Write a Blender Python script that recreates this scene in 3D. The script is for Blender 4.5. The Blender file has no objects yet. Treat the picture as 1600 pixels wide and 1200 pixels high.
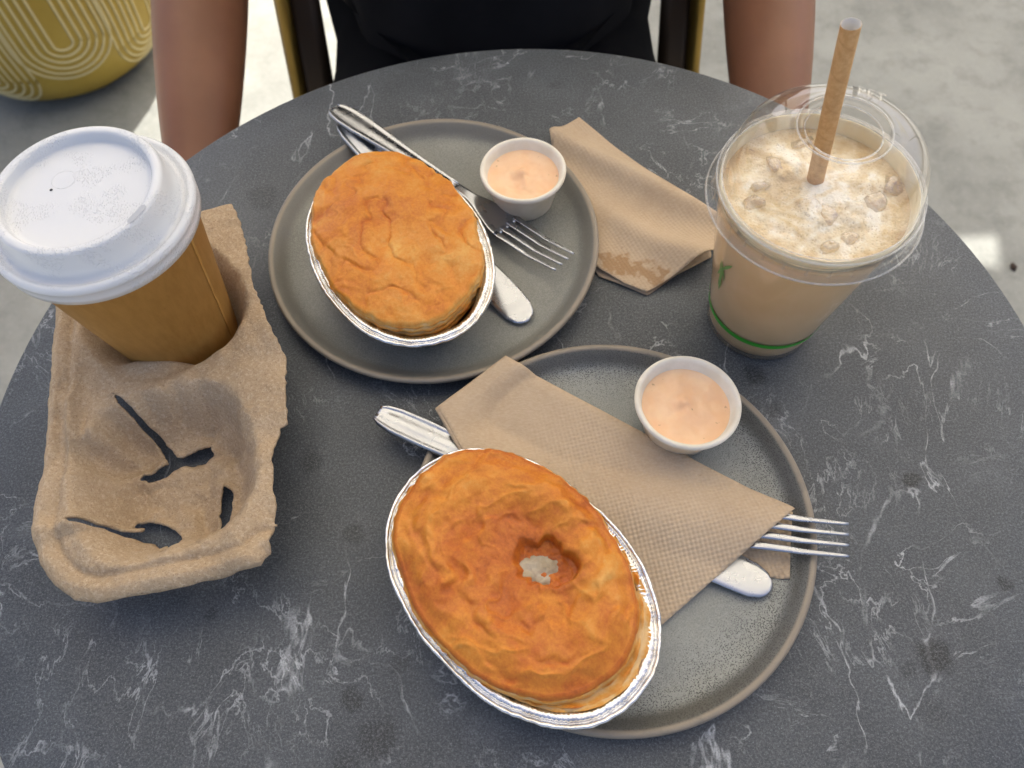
import bpy, bmesh, math, random
import numpy as np
from mathutils import Vector, Matrix, noise as mnoise
random.seed(7)
R = math.radians
TZ = 0.74                      # height of the table top above the paving
CAM_H = 0.40                   # lens above the table top

# ------------------------------------------------------------------ camera
FPX = 1215.0
pt, ro = R(61.7), R(-3.1)
Fv = np.array([0, math.cos(pt), -math.sin(pt)])
Uv = np.array([0, math.sin(pt), math.cos(pt)])
Rv = np.array([1.0, 0, 0])
c_, s_ = math.cos(ro), math.sin(ro)
R2 = c_ * Rv + s_ * Uv
U2 = -s_ * Rv + c_ * Uv


def un(px, z=0.0, y=None):
    """photo pixel (1600x1200) -> point on the plane z (table top = 0) or y"""
    d = (px[0] - 800) / FPX * R2 - (px[1] - 600) / FPX * U2 + Fv
    t = (z - CAM_H) / d[2] if y is None else y / d[1]
    return np.array([0, 0, CAM_H]) + d * t


sc = bpy.context.scene
COL = sc.collection
cam_d = bpy.data.cameras.new('camera')
cam = bpy.data.objects.new('camera', cam_d)
COL.objects.link(cam)
cam_d.sensor_width = 36
cam_d.lens = 36 * FPX / 1600
cam_d.clip_start = 0.01
cam_d.clip_end = 200
M = Matrix((R2, U2, -Fv)).transposed().to_4x4()
M.translation = Vector((0, 0, CAM_H + TZ))
cam.matrix_world = M
cam_d.dof.use_dof = True
cam_d.dof.focus_distance = 0.40
cam_d.dof.aperture_fstop = 11.0
sc.camera = cam

# ------------------------------------------------------------------ light
SUN_AZ = R(16)                 # measured from +Y towards +X
SUN_EL = R(54)
sun_dir = Vector((math.sin(SUN_AZ) * math.cos(SUN_EL), math.cos(SUN_AZ) * math.cos(SUN_EL), math.sin(SUN_EL)))
world = bpy.data.worlds.new('World')
sc.world = world
world.use_nodes = True
wn = world.node_tree
sky = wn.nodes.new('ShaderNodeTexSky')
sky.sky_type = 'NISHITA'
sky.sun_disc = False
sky.sun_elevation = SUN_EL
sky.sun_rotation = SUN_AZ
sky.dust_density = 7.0
sky.air_density = 0.7
sky.ozone_density = 0.6
bg = wn.nodes['Background']
bg.inputs['Strength'].default_value = 0.14
wn.links.new(sky.outputs[0], bg.inputs['Color'])
sun_d = bpy.data.lights.new('sun', 'SUN')
sun_d.energy = 3.7
sun_d.angle = R(0.5)
sun_d.color = (1.0, 0.965, 0.915)
sun = bpy.data.objects.new('sun', sun_d)
COL.objects.link(sun)
sun.rotation_euler = sun_dir.to_track_quat('Z', 'Y').to_euler()
sun.location = (2, 5, 6)
vs = sc.view_settings
vs.view_transform = 'Standard'
vs.look = 'None'
vs.gamma = 1
vs.use_curve_mapping = False
vs.exposure = 1.3
sc.render.resolution_x, sc.render.resolution_y = 1024, 768


# ------------------------------------------------------------------ helpers
def srgb(r, g, b):
    f = lambda c: (c / 255 / 12.92) if c / 255 <= .04045 else ((c / 255 + .055) / 1.055) ** 2.4
    return (f(r), f(g), f(b), 1)


def obj(name, verts, faces, mat=None, parent=None, loc=(0, 0, 0), rotz=0.0, smooth=True):
    me = bpy.data.meshes.new(name)
    me.from_pydata([tuple(map(float, v)) for v in verts], [], [tuple(map(int, f)) for f in faces])
    me.update()
    bm = bmesh.new()
    bm.from_mesh(me)
    bmesh.ops.recalc_face_normals(bm, faces=bm.faces)
    bm.to_mesh(me)
    bm.free()
    if smooth:
        me.polygons.foreach_set('use_smooth', [True] * len(me.polygons))
    o = bpy.data.objects.new(name, me)
    COL.objects.link(o)
    if mat:
        me.materials.append(mat)
    if parent is not None:
        o.parent = parent
    o.location = loc
    o.rotation_euler = (0, 0, rotz)
    return o


def tag(o, label=None, cat=None, group=None, kind=None):
    if label:
        o['label'] = label
    if cat:
        o['category'] = cat
    if group:
        o['group'] = group
    if kind:
        o['kind'] = kind
    return o


def thing(name, label, cat, loc, rotz=0.0, group=None):
    o = bpy.data.objects.new(name, None)
    COL.objects.link(o)
    o.empty_display_size = .02
    o.location = (loc[0], loc[1], loc[2] + TZ)
    o.rotation_euler = (0, 0, rotz)
    return tag(o, label, cat, group)


def auto_smooth(o, deg=40):
    me = o.data
    bm = bmesh.new()
    bm.from_mesh(me)
    for e in bm.edges:
        if len(e.link_faces) == 2 and e.calc_face_angle(0) > R(deg):
            e.smooth = False
    bm.to_mesh(me)
    bm.free()


def lathe(profile, seg=96, wob=None):
    """profile: (r, z) list; r = 0 ends become poles. returns verts, faces"""
    V, F, rows = [], [], []
    for i, (r, z) in enumerate(profile):
        if r < 1e-7:
            rows.append([len(V)])
            V.append((0, 0, z))
        else:
            row = []
            for k in range(seg):
                a = 2 * math.pi * k / seg
                rr = r + (wob(a, i, r, z) if wob else 0)
                row.append(len(V))
                V.append((rr * math.cos(a), rr * math.sin(a), z))
            rows.append(row)
    for a, b in zip(rows[:-1], rows[1:]):
        for k in range(seg):
            k2 = (k + 1) % seg
            if len(a) == 1 and len(b) == 1:
                continue
            if len(a) == 1:
                F.append((a[0], b[k], b[k2]))
            elif len(b) == 1:
                F.append((a[k], b[0], a[k2]))
            else:
                F.append((a[k], b[k], b[k2], a[k2]))
    return V, F


def tube(points, rad, seg=12, cap=True):
    pts = [Vector(p) for p in points]
    V, F = [], []
    n = len(pts)
    up = Vector((0, 0, 1))
    for i, p in enumerate(pts):
        d = (pts[min(i + 1, n - 1)] - pts[max(i - 1, 0)]).normalized()
        a = up if abs(d.dot(up)) < .95 else Vector((1, 0, 0))
        x = d.cross(a).normalized()
        y = d.cross(x)
        rr = rad[i] if isinstance(rad, (list, tuple)) else rad
        for k in range(seg):
            t = 2 * math.pi * k / seg
            V.append(p + (x * math.cos(t) + y * math.sin(t)) * rr)
    for i in range(n - 1):
        for k in range(seg):
            k2 = (k + 1) % seg
            F.append((i * seg + k, i * seg + k2, (i + 1) * seg + k2, (i + 1) * seg + k))
    if cap:
        F.append(tuple(range(seg - 1, -1, -1)))
        F.append(tuple((n - 1) * seg + k for k in range(seg)))
    return V, F


def join(*vf):
    V, F = [], []
    for v, f in vf:
        o = len(V)
        V += list(v)
        F += [tuple(i + o for i in q) for q in f]
    return V, F


def box(x0, x1, y0, y1, z0, z1):
    V = [(x, y, z) for z in (z0, z1) for y in (y0, y1) for x in (x0, x1)]
    F = [(0, 2, 3, 1), (4, 5, 7, 6), (0, 1, 5, 4), (2, 6, 7, 3), (0, 4, 6, 2), (1, 3, 7, 5)]
    return V, F


def fbm(x, y, z, octs=4, lac=2.0, gain=.5):
    s, a, f = 0, 1, 1
    for _ in range(octs):
        s += a * mnoise.noise((x * f, y * f, z * f))
        a *= gain
        f *= lac
    return s


def sstep(a, b, x):
    t = np.clip((x - a) / (b - a), 0, 1)
    return t * t * (3 - 2 * t)


def inside(poly, X, Y):
    c = np.zeros(X.shape, bool)
    n = len(poly)
    j = n - 1
    for i in range(n):
        xi, yi = poly[i]
        xj, yj = poly[j]
        cond = ((yi > Y) != (yj > Y)) & (X < (xj - xi) * (Y - yi) / (yj - yi + 1e-15) + xi)
        c ^= cond
        j = i
    return c


def densify(poly, step, jit=0.0, seed=0, closed=True):
    rnd = random.Random(seed)
    out = []
    n = len(poly)
    for i in range(n if closed else n - 1):
        a, b = np.array(poly[i][:2], float), np.array(poly[(i + 1) % n][:2], float)
        L = np.hypot(*(b - a))
        m = max(1, int(L / step))
        nrm = np.array([-(b - a)[1], (b - a)[0]]) / (L + 1e-12)
        for k in range(m):
            q = a + (b - a) * k / m
            out.append(tuple(q + nrm * rnd.uniform(-jit, jit)))
    return out


def round_poly(poly, it=2):
    for _ in range(it):
        q = []
        n = len(poly)
        for i in range(n):
            a, b = np.array(poly[i]), np.array(poly[(i + 1) % n])
            q += [tuple(a * .75 + b * .25), tuple(a * .25 + b * .75)]
        poly = q
    return poly


def sheet(poly, holes, zfun, res):
    """a gridded sheet cut to a polygon, boundary vertices moved onto the outline"""
    P = np.array(poly)
    x0, y0 = P.min(0) - res
    x1, y1 = P.max(0) + res
    nx, ny = int((x1 - x0) / res) + 2, int((y1 - y0) / res) + 2
    xs, ys = x0 + np.arange(nx) * res, y0 + np.arange(ny) * res
    CX, CY = np.meshgrid(xs[:-1] + res / 2, ys[:-1] + res / 2)
    keep = inside(poly, CX, CY)
    for h in holes:
        keep &= ~inside(h, CX, CY)
    cnt = np.zeros((ny, nx), int)
    for dy in (0, 1):
        for dx in (0, 1):
            cnt[dy:ny - 1 + dy, dx:nx - 1 + dx] += keep
    XX, YY = np.meshgrid(xs, ys)
    segs = []
    for q in [poly] + list(holes):
        for i in range(len(q)):
            segs.append((q[i], q[(i + 1) % len(q)]))
    A = np.array([a for a, b in segs])
    B = np.array([b for a, b in segs])
    D = B - A
    LL = (D ** 2).sum(1) + 1e-18
    idx = -np.ones((ny, nx), int)
    V = []
    for j, i in zip(*np.nonzero(cnt)):
        p = np.array([XX[j, i], YY[j, i]])
        if cnt[j, i] < 4:
            t = np.clip(((p - A) * D).sum(1) / LL, 0, 1)
            Q = A + D * t[:, None]
            dd = ((Q - p) ** 2).sum(1)
            k = dd.argmin()
            if dd[k] < (1.6 * res) ** 2:
                p = Q[k]
        idx[j, i] = len(V)
        V.append(p)
    V = np.array(V)
    Z = zfun(V[:, 0], V[:, 1])
    F = [(idx[j, i], idx[j, i + 1], idx[j + 1, i + 1], idx[j + 1, i]) for j, i in zip(*np.nonzero(keep))]
    return np.c_[V, Z], F


def solidify(o, th, off=-1):
    m = o.modifiers.new('thickness', 'SOLIDIFY')
    m.thickness = th
    m.offset = off
    return o


# ------------------------------------------------------------------ node helpers
class Mat:
    def __init__(s, name):
        s.m = bpy.data.materials.new(name)
        s.m.use_nodes = True
        s.t = s.m.node_tree
        s.b = s.t.nodes['Principled BSDF']
        s.out = s.t.nodes['Material Output']

    def n(s, typ, ins=None, **props):
        nd = s.t.nodes.new('ShaderNode' + typ)
        for k, v in props.items():
            setattr(nd, k, v)
        for k, v in (ins or {}).items():
            s.put(nd.inputs[k], v)
        return nd

    def put(s, sock, v):
        if isinstance(v, bpy.types.NodeSocket):
            s.t.links.new(v, sock)
        elif isinstance(v, bpy.types.Node):
            s.t.links.new(v.outputs[0], sock)
        else:
            sock.default_value = v

    def coord(s, scale=(1, 1, 1), rot=(0, 0, 0), loc=(0, 0, 0), which='Object'):
        tc = s.n('TexCoord')
        mp = s.n('Mapping', {'Vector': tc.outputs[which], 'Scale': scale, 'Rotation': rot, 'Location': loc})
        return mp.outputs[0]

    def noise(s, vec, scale, detail=4, rough=.5, dist=0.0):
        return s.n('TexNoise', {'Vector': vec, 'Scale': scale, 'Detail': detail, 'Roughness': rough, 'Distortion': dist}).outputs[0]

    def vor(s, vec, scale, feature='F1', rnd=1.0):
        return s.n('TexVoronoi', {'Vector': vec, 'Scale': scale, 'Randomness': rnd}, feature=feature).outputs['Distance']

    def math(s, op, a, b=0.0, clamp=False):
        nd = s.n('Math', {0: a, 1: b}, operation=op)
        nd.use_clamp = clamp
        return nd.outputs[0]

    def ramp(s, v, a, b, lo=0.0, hi=1.0, smooth=True):
        return s.n('MapRange', {'Value': v, 'From Min': a, 'From Max': b, 'To Min': lo, 'To Max': hi},
                   interpolation_type='SMOOTHSTEP' if smooth else 'LINEAR').outputs[0]

    def mix(s, fac, a, b, blend='MIX'):
        nd = s.n('Mix', None, data_type='RGBA', blend_type=blend)
        s.put(nd.inputs['Factor'], fac)
        s.put(nd.inputs[6], a)
        s.put(nd.inputs[7], b)
        return nd.outputs[2]

    def cramp(s, v, stops):
        nd = s.n('ValToRGB', {'Fac': v})
        e = nd.color_ramp.elements
        while len(e) < len(stops):
            e.new(.5)
        for el, (p, c) in zip(e, stops):
            el.position = p
            el.color = c
        return nd.outputs[0]

    def bump(s, h, strength=.3, dist=.001, prev=None):
        nd = s.n('Bump', {'Height': h, 'Strength': strength, 'Distance': dist})
        if prev is not None:
            s.put(nd.inputs['Normal'], prev)
        return nd.outputs[0]

    def set(s, **kw):
        names = {'color': 'Base Color', 'rough': 'Roughness', 'metal': 'Metallic', 'normal': 'Normal', 'spec': 'Specular IOR Level',
                 'sss': 'Subsurface Weight', 'sssr': 'Subsurface Radius', 'ssss': 'Subsurface Scale', 'ior': 'IOR', 'coat': 'Coat Weight',
                 'coatr': 'Coat Roughness', 'aniso': 'Anisotropic', 'sheen': 'Sheen Weight'}
        for k, v in kw.items():
            s.put(s.b.inputs[names[k]], v)
        return s.m


# ------------------------------------------------------------------ materials
MT = {}


def mat_table():
    m = Mat('dark_stone_laminate')
    v = m.coord()
    big = m.noise(v, 5, 3)
    mid = m.noise(v, 22, 5, .6)
    base = m.mix(m.ramp(big, .35, .65), srgb(57, 60, 62), srgb(68, 71, 73))
    base = m.mix(m.math('MULTIPLY', m.ramp(mid, .35, .75), .5), base, srgb(86, 90, 92))
    # veins: broken thin lines, gathered into patches
    warp = m.n('TexNoise', {'Vector': v, 'Scale': 6.0, 'Detail': 4.0}).outputs['Color']
    wv = m.n('VectorMath', {0: v, 1: m.n('VectorMath', {0: warp, 1: (.10, .10, .10)}, operation='MULTIPLY').outputs[0]}, operation='ADD').outputs[0]

    def vein(sx, sy, rot, scale, width, seed, lo, hi, mscale, rg=.52):
        c = m.n('Mapping', {'Vector': wv, 'Scale': (sx, sy, 1), 'Rotation': (0, 0, R(rot)), 'Location': (seed, seed * .7, seed * .3)}).outputs[0]
        nz = m.noise(c, scale, 6, rg, .5)
        d = m.math('ABSOLUTE', m.math('SUBTRACT', nz, .5))
        line = m.ramp(d, 0, width, 1, 0)
        c2 = m.n('Mapping', {'Vector': v, 'Location': (seed * 1.3, seed, 0)}).outputs[0]
        msk = m.ramp(m.noise(c2, mscale, 4, .6), lo, hi)
        return m.math('MULTIPLY', line, msk)
    v1 = vein(1, .34, 34, 13, .0080, 3.1, .47, .62, 10)
    v2 = vein(.5, 1, -20, 16, .0075, 9.4, .50, .65, 12, .58)
    v3 = vein(1, .6, 30, 36, .013, 5.7, .47, .64, 10, .60)
    haze = m.math('MULTIPLY', m.ramp(m.noise(wv, 26, 8, .7), .55, .8), .35)
    allv = m.math('MAXIMUM', m.math('MAXIMUM', v1, v2), m.math('MULTIPLY', v3, .7))
    brk = m.ramp(m.noise(v, 70, 5, .7), .33, .60, .10, 1.0)
    allv = m.math('MULTIPLY', allv, brk)
    base = m.mix(haze, base, srgb(122, 124, 128))
    base = m.mix(m.math('MULTIPLY', allv, .76), base, srgb(204, 206, 206))
    # damp spots left on the table
    wn2 = m.n('TexNoise', {'Vector': v, 'Scale': 70.0, 'Detail': 4.0}).outputs['Color']
    sv = m.n('VectorMath', {0: v, 1: m.n('VectorMath', {0: m.n('VectorMath', {0: wn2, 1: (.5, .5, .5)}, operation='SUBTRACT').outputs[0], 1: (.014, .014, 0)}, operation='MULTIPLY').outputs[0]}, operation='ADD').outputs[0]
    tot = None
    for (px, r, k) in [((1462, 1028), .0085, .75), ((1425, 752), .0040, .75), ((590, 1160), .0085, .55), ((550, 1088), .0050, .6), ((553, 832), .0050, .5),
                       ((410, 308), .0100, .45), ((1572, 912), .0035, .6), ((1180, 588), .0060, .6), ((488, 720), .0060, .4), ((1455, 1110), .0060, .25),
                       ((625, 1040), .0045, .35), ((1210, 640), .0045, .45), ((975, 300), .004, .4), ((540, 1190), .006, .45), ((1415, 1050), .004, .35),
                       ((868, 132), .004, .35), ((375, 690), .004, .4), ((330, 955), .004, .4)]:
        p = un(px, 0)
        q = (p[0] - TABLE_C[0], p[1] - TABLE_C[1], 0)
        dist = m.n('VectorMath', {0: sv, 1: q}, operation='DISTANCE').outputs['Value']
        e = m.math('MULTIPLY', m.ramp(dist, r * 1.45, r * .70), k)
        tot = e if tot is None else m.math('MAXIMUM', tot, e)
    base = m.mix(m.math('MULTIPLY', tot, 1.2, True), base, srgb(14, 15, 17))
    speck = m.ramp(m.noise(v, 760, 3, .75), .42, .70)
    base = m.mix(m.math('MULTIPLY', speck, .34), base, srgb(140, 144, 146), 'MIX')
    dk = m.ramp(m.noise(v, 1100, 2, .7), .52, .38)
    base = m.mix(m.math('MULTIPLY', dk, .38), base, srgb(26, 27, 30))
    sp2 = m.ramp(m.noise(v, 1700, 2, .7), .58, .70)
    base = m.mix(m.math('MULTIPLY', sp2, .40), base, srgb(170, 174, 176))
    nb = m.bump(m.noise(v, 900, 3, .6), .35, .0006)
    rough = m.math('SUBTRACT', .48, m.math('MULTIPLY', tot, .12))
    return m.set(color=base, rough=rough, normal=nb, spec=.45)


def mat_plate(name, c0, c1, dots, rimcol):
    m = Mat(name)
    v = m.coord()
    sep = m.n('SeparateXYZ', {'Vector': v})
    r = m.math('SQRT', m.math('ADD', m.math('POWER', sep.outputs[0], 2.0), m.math('POWER', sep.outputs[1], 2.0)))
    col = m.mix(m.ramp(m.noise(v, 30, 4), .3, .7), c0, c1)
    fine = m.ramp(m.noise(v, 1300, 2, .7), .40, .62)
    col = m.mix(m.math('MULTIPLY', fine, .35), col, srgb(168, 168, 158))
    vd = m.vor(v, 1250)
    size = m.ramp(r, .060, .092, .18, .44)
    size = m.math('ADD', size, m.math('MULTIPLY', m.math('SUBTRACT', m.noise(v, 60, 3), .5), .3))
    pit = m.ramp(m.math('SUBTRACT', vd, size), -.10, .02, 1, 0)
    col = m.mix(m.math('MULTIPLY', pit, dots), col, srgb(40, 40, 37))
    vf = m.ramp(m.math('SUBTRACT', m.vor(v, 1500), m.math('ADD', .22, m.math('MULTIPLY', m.noise(v, 45, 2), .16))), -.10, .02, 1, 0)
    col = m.mix(m.math('MULTIPLY', vf, dots * .62), col, srgb(66, 66, 61))
    band = m.ramp(r, .0905, .0965)
    col = m.mix(m.math('MULTIPLY', band, .75), col, rimcol)
    edge = m.math('MULTIPLY', m.ramp(r, .0998, .1012), m.ramp(m.noise(v, 90, 4), .2, .5, .5, 1))
    col = m.mix(m.math('MULTIPLY', edge, .85), col, srgb(146, 133, 114))
    nb = m.bump(m.math('SUBTRACT', m.noise(v, 260, 4), m.math('MULTIPLY', pit, .8 * dots)), .15, .0008)
    return m.set(color=col, rough=m.ramp(m.noise(v, 80, 3), .3, .7, .30, .46), normal=nb, spec=.5)


def mat_pastry(name, rich):
    m = Mat(name)
    v = m.coord()
    at = m.n('Attribute', attribute_name='bake')
    bake = at.outputs['Fac']
    mot = m.math('SUBTRACT', m.noise(v, 55, 6, .65, .4), .5)
    grain = m.math('SUBTRACT', m.noise(v, 620, 4, .75), .5)
    t = m.math('ADD', bake, m.math('ADD', m.math('MULTIPLY', mot, .46), m.math('MULTIPLY', grain, .46)))
    col = m.cramp(t, [(0.0, srgb(222, 186, 130)), (.20, srgb(216, 160, 80)), (.42, srgb(210, 132, 40)), (.66, srgb(184, 96, 24)), (.9, srgb(132, 62, 18)), (1.0, srgb(96, 44, 15))])
    h = m.math('ADD', m.noise(v, 420, 5, .7), m.math('MULTIPLY', m.noise(v, 90, 4, .5, .8), 1.6))
    nb = m.bump(h, .26, .0008)
    nb = m.bump(m.noise(v, 1500, 3, .7), .35, .0004, nb)
    return m.set(color=col, rough=m.ramp(m.noise(v, 70, 4), .3, .7, .36, .60), normal=nb, sss=.06, sssr=(1, .5, .25), ssss=.003, spec=.4)


def mat_foil():
    m = Mat('aluminium_foil')
    v = m.coord()
    h = m.math('ADD', m.noise(v, 260, 4, .6, .5), m.math('MULTIPLY', m.vor(v, 170), .8))
    nb = m.bump(h, .45, .0008)
    col = m.mix(m.ramp(m.noise(v, 60, 4), .45, .75), srgb(226, 226, 226), srgb(196, 186, 172))
    return m.set(color=col, metal=1.0, rough=.24, normal=nb)


def mat_steel():
    m = Mat('stainless_steel')
    v = m.coord(scale=(60, 1100, 60))
    sm = m.noise(v, 1, 3)
    v2 = m.coord()
    smudge = m.ramp(m.noise(v2, 60, 4, .6), .3, .7, .20, .34)
    return m.set(color=srgb(172, 174, 178), metal=1.0, rough=smudge)


def mat_napkin(name, stain=None, emboss=1.0, rot=0, part=False):
    m = Mat(name)
    v = m.coord()
    fib = m.noise(m.coord(scale=(1, 2.2, 1), rot=(0, 0, R(35))), 420, 5, .7)
    col = m.mix(m.ramp(m.noise(v, 24, 3), .3, .7), srgb(180, 156, 127), srgb(189, 166, 137))
    col = m.mix(m.math('MULTIPLY', m.ramp(fib, .35, .7), .30), col, srgb(212, 193, 167))
    dk = m.ramp(m.noise(v, 300, 3, .7), .68, .78)
    col = m.mix(m.math('MULTIPLY', dk, .35), col, srgb(120, 90, 62))
    ve = m.coord(scale=(430, 430, 430), rot=(0, 0, R(rot)))
    se = m.n('SeparateXYZ', {'Vector': ve})
    dots = m.math('MULTIPLY', m.math('SINE', m.math('MULTIPLY', se.outputs[0], 4.6)), m.math('SINE', m.math('MULTIPLY', se.outputs[1], 4.6)))
    msk = m.ramp(m.noise(v, 18, 2), .35, .55)
    if part:
        so = m.n('SeparateXYZ', {'Vector': v})
        al = m.math('ADD', m.math('MULTIPLY', so.outputs[0], .82), m.math('MULTIPLY', so.outputs[1], -.72))
        msk = m.ramp(m.math('ADD', al, m.math('MULTIPLY', m.math('SUBTRACT', m.noise(v, 30, 2), .5), .04)), -.055, .0)
    nb = m.bump(m.math('MULTIPLY', dots, msk), .48 * emboss, .0004)
    nb = m.bump(fib, .35, .0005, nb)
    rough = .92
    if stain:
        wn2 = m.n('TexNoise', {'Vector': v, 'Scale': 90.0, 'Detail': 5.0}).outputs['Color']
        sv = m.n('VectorMath', {0: v, 1: m.n('VectorMath', {0: m.n('VectorMath', {0: wn2, 1: (.5, .5, .5)}, operation='SUBTRACT').outputs[0], 1: (.02, .02, 0)}, operation='MULTIPLY').outputs[0]}, operation='ADD').outputs[0]
        tot = None
        for (q, r, k) in stain:
            dist = m.n('VectorMath', {0: sv, 1: q}, operation='DISTANCE').outputs['Value']
            e = m.math('MULTIPLY', m.ramp(dist, r * 1.14, r * .84), k * .8)
            tot = e if tot is None else m.math('MAXIMUM', tot, e)
        tot = m.math('MULTIPLY', tot, m.ramp(m.noise(v, 150, 4, .6), .40, .52, .25, 1))
        col = m.mix(tot, col, srgb(150, 112, 70))
    return m.set(color=col, rough=rough, normal=nb, spec=.2)


def mat_pulp():
    m = Mat('moulded_pulp')
    v = m.coord()
    fib = m.noise(m.coord(scale=(1, 1, 1)), 520, 6, .75)
    col = m.mix(m.ramp(m.noise(v, 30, 4), .3, .7), srgb(182, 157, 125), srgb(193, 168, 136))
    col = m.mix(m.math('MULTIPLY', m.ramp(fib, .45, .70), .55), col, srgb(226, 207, 178))
    dk = m.ramp(m.noise(v, 1000, 3, .85), .52, .70)
    col = m.mix(m.math('MULTIPLY', dk, .60), col, srgb(116, 84, 56))
    nb = m.bump(m.math('ADD', fib, m.math('MULTIPLY', m.noise(v, 120, 4), 1.3)), .7, .0018)
    return m.set(color=col, rough=.95, normal=nb, spec=.15)


def mat_plain(name, col, rough=.5, bumpscale=None, bs=.2, bd=.0005, spec=.5, var=None, metal=0.0, sss=0.0, ssss=.004):
    m = Mat(name)
    c = col
    v = m.coord()
    if var:
        c = m.mix(m.ramp(m.noise(v, var[0], 4), .3, .7), col, var[1])
    kw = {}
    if bumpscale:
        kw['normal'] = m.bump(m.noise(v, bumpscale, 4, .6), bs, bd)
    if sss:
        kw.update(sss=sss, sssr=(1, .7, .5), ssss=ssss)
    return m.set(color=c, rough=rough, spec=spec, metal=metal, **kw)


def mat_clear(name, tint, haze=0.0, hazecol=(1, 1, 1, 1), rough=.04, edge=1.0, bump=None):
    """thin clear plastic: see-through, mirror-like at grazing angles"""
    m = Mat(name)
    tr = m.n('BsdfTransparent', {'Color': tint})
    gl = m.n('BsdfGlossy', {'Color': (1, 1, 1, 1), 'Roughness': rough})
    fr = m.n('LayerWeight', {'Blend': .5})
    fac = m.math('MULTIPLY', m.math('ADD', m.math('MULTIPLY', m.math('POWER', fr.outputs['Facing'], 4.0), .75), .045), edge, True)
    if bump:
        nb = m.bump(m.noise(m.coord(), bump[0], 3), bump[1], .0006)
        m.put(gl.inputs['Normal'], nb)
        m.put(fr.inputs['Normal'], nb)
    base = tr
    if haze:
        df = m.n('BsdfDiffuse', {'Color': hazecol})
        mx = m.n('MixShader', {0: haze, 1: tr.outputs[0], 2: df.outputs[0]})
        base = mx
    mx2 = m.n('MixShader', {0: fac, 1: base.outputs[0], 2: gl.outputs[0]})
    m.t.links.new(mx2.outputs[0], m.out.inputs['Surface'])
    return m.m


def mat_kraft_cup():
    m = Mat('kraft_card')
    v = m.coord()
    fib = m.noise(m.coord(scale=(1, 1, .25)), 260, 5, .7)
    col = m.mix(m.ramp(fib, .3, .7), srgb(162, 119, 56), srgb(174, 131, 67))
    col = m.mix(m.math('MULTIPLY', m.ramp(m.noise(v, 420, 3, .7), .64, .74), .3), col, srgb(130, 84, 34))
    nb = m.bump(fib, .12, .0004)
    return m.set(color=col, rough=.62, normal=nb, spec=.3)


def mat_lid():
    m = Mat('white_lid_plastic')
    v = m.coord()
    n2 = m.vor(v, 900)
    msk = m.ramp(m.noise(v, 24, 2), .48, .53)
    nb = m.bump(m.math('MULTIPLY', m.ramp(n2, .15, .5, 1, 0), msk), .55, .0005)
    return m.set(color=srgb(220, 221, 221), rough=.24, normal=nb, spec=.5, sss=.25, sssr=(1, 1, 1), ssss=.004)


def mat_foam():
    m = Mat('milky_coffee_foam')
    v = m.coord()
    big = m.noise(v, 34, 4, .55, .8)
    fin = m.noise(v, 170, 6, .7)
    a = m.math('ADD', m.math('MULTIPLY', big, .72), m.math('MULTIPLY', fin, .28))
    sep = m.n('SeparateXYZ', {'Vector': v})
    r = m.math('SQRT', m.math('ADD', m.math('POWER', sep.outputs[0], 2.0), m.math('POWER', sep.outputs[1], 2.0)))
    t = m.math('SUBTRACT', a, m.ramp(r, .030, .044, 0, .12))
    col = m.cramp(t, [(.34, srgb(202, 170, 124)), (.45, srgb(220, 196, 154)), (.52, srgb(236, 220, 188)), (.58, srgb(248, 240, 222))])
    bub = m.vor(v, 700)
    bmask = m.ramp(m.noise(v, 50, 3), .38, .55)
    ring = m.math('MULTIPLY', m.ramp(bub, .16, .30, 1, 0), bmask)
    col = m.mix(m.math('MULTIPLY', ring, .42), col, srgb(170, 132, 88))
    dk = m.ramp(m.noise(v, 190, 3, .6, .5), .67, .74)
    col = m.mix(m.math('MULTIPLY', dk, .5), col, srgb(120, 86, 56))
    nb = m.bump(m.math('ADD', m.math('MULTIPLY', bub, .5), m.noise(v, 140, 5, .6)), .6, .0010)
    return m.set(color=col, rough=.25, normal=nb, spec=.45, sss=.15, sssr=(1, .8, .6), ssss=.004)


def mat_skin(name, c0, c1):
    m = Mat(name)
    v = m.coord()
    col = m.mix(m.ramp(m.noise(v, 14, 4), .3, .7), c0, c1)
    nb = m.bump(m.noise(v, 260, 4, .6), .12, .0006)
    return m.set(color=col, rough=.48, normal=nb, sss=.10, sssr=(1, .4, .2), ssss=.006, spec=.4)


def mat_concrete():
    m = Mat('concrete_paving')
    v = m.coord()
    col = m.mix(m.ramp(m.noise(v, 3.5, 5, .6), .3, .7), srgb(126, 127, 121), srgb(149, 150, 143))
    col = m.mix(m.math('MULTIPLY', m.ramp(m.noise(v, 17, 5, .7), .45, .7), .45), col, srgb(106, 107, 102))
    col = m.mix(m.math('MULTIPLY', m.ramp(m.noise(v, 120, 4, .7), .5, .75), .3), col, srgb(172, 171, 162))
    nb = m.bump(m.noise(v, 160, 5, .7), .35, .003)
    return m.set(color=col, rough=.85, normal=nb, spec=.3)


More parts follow.
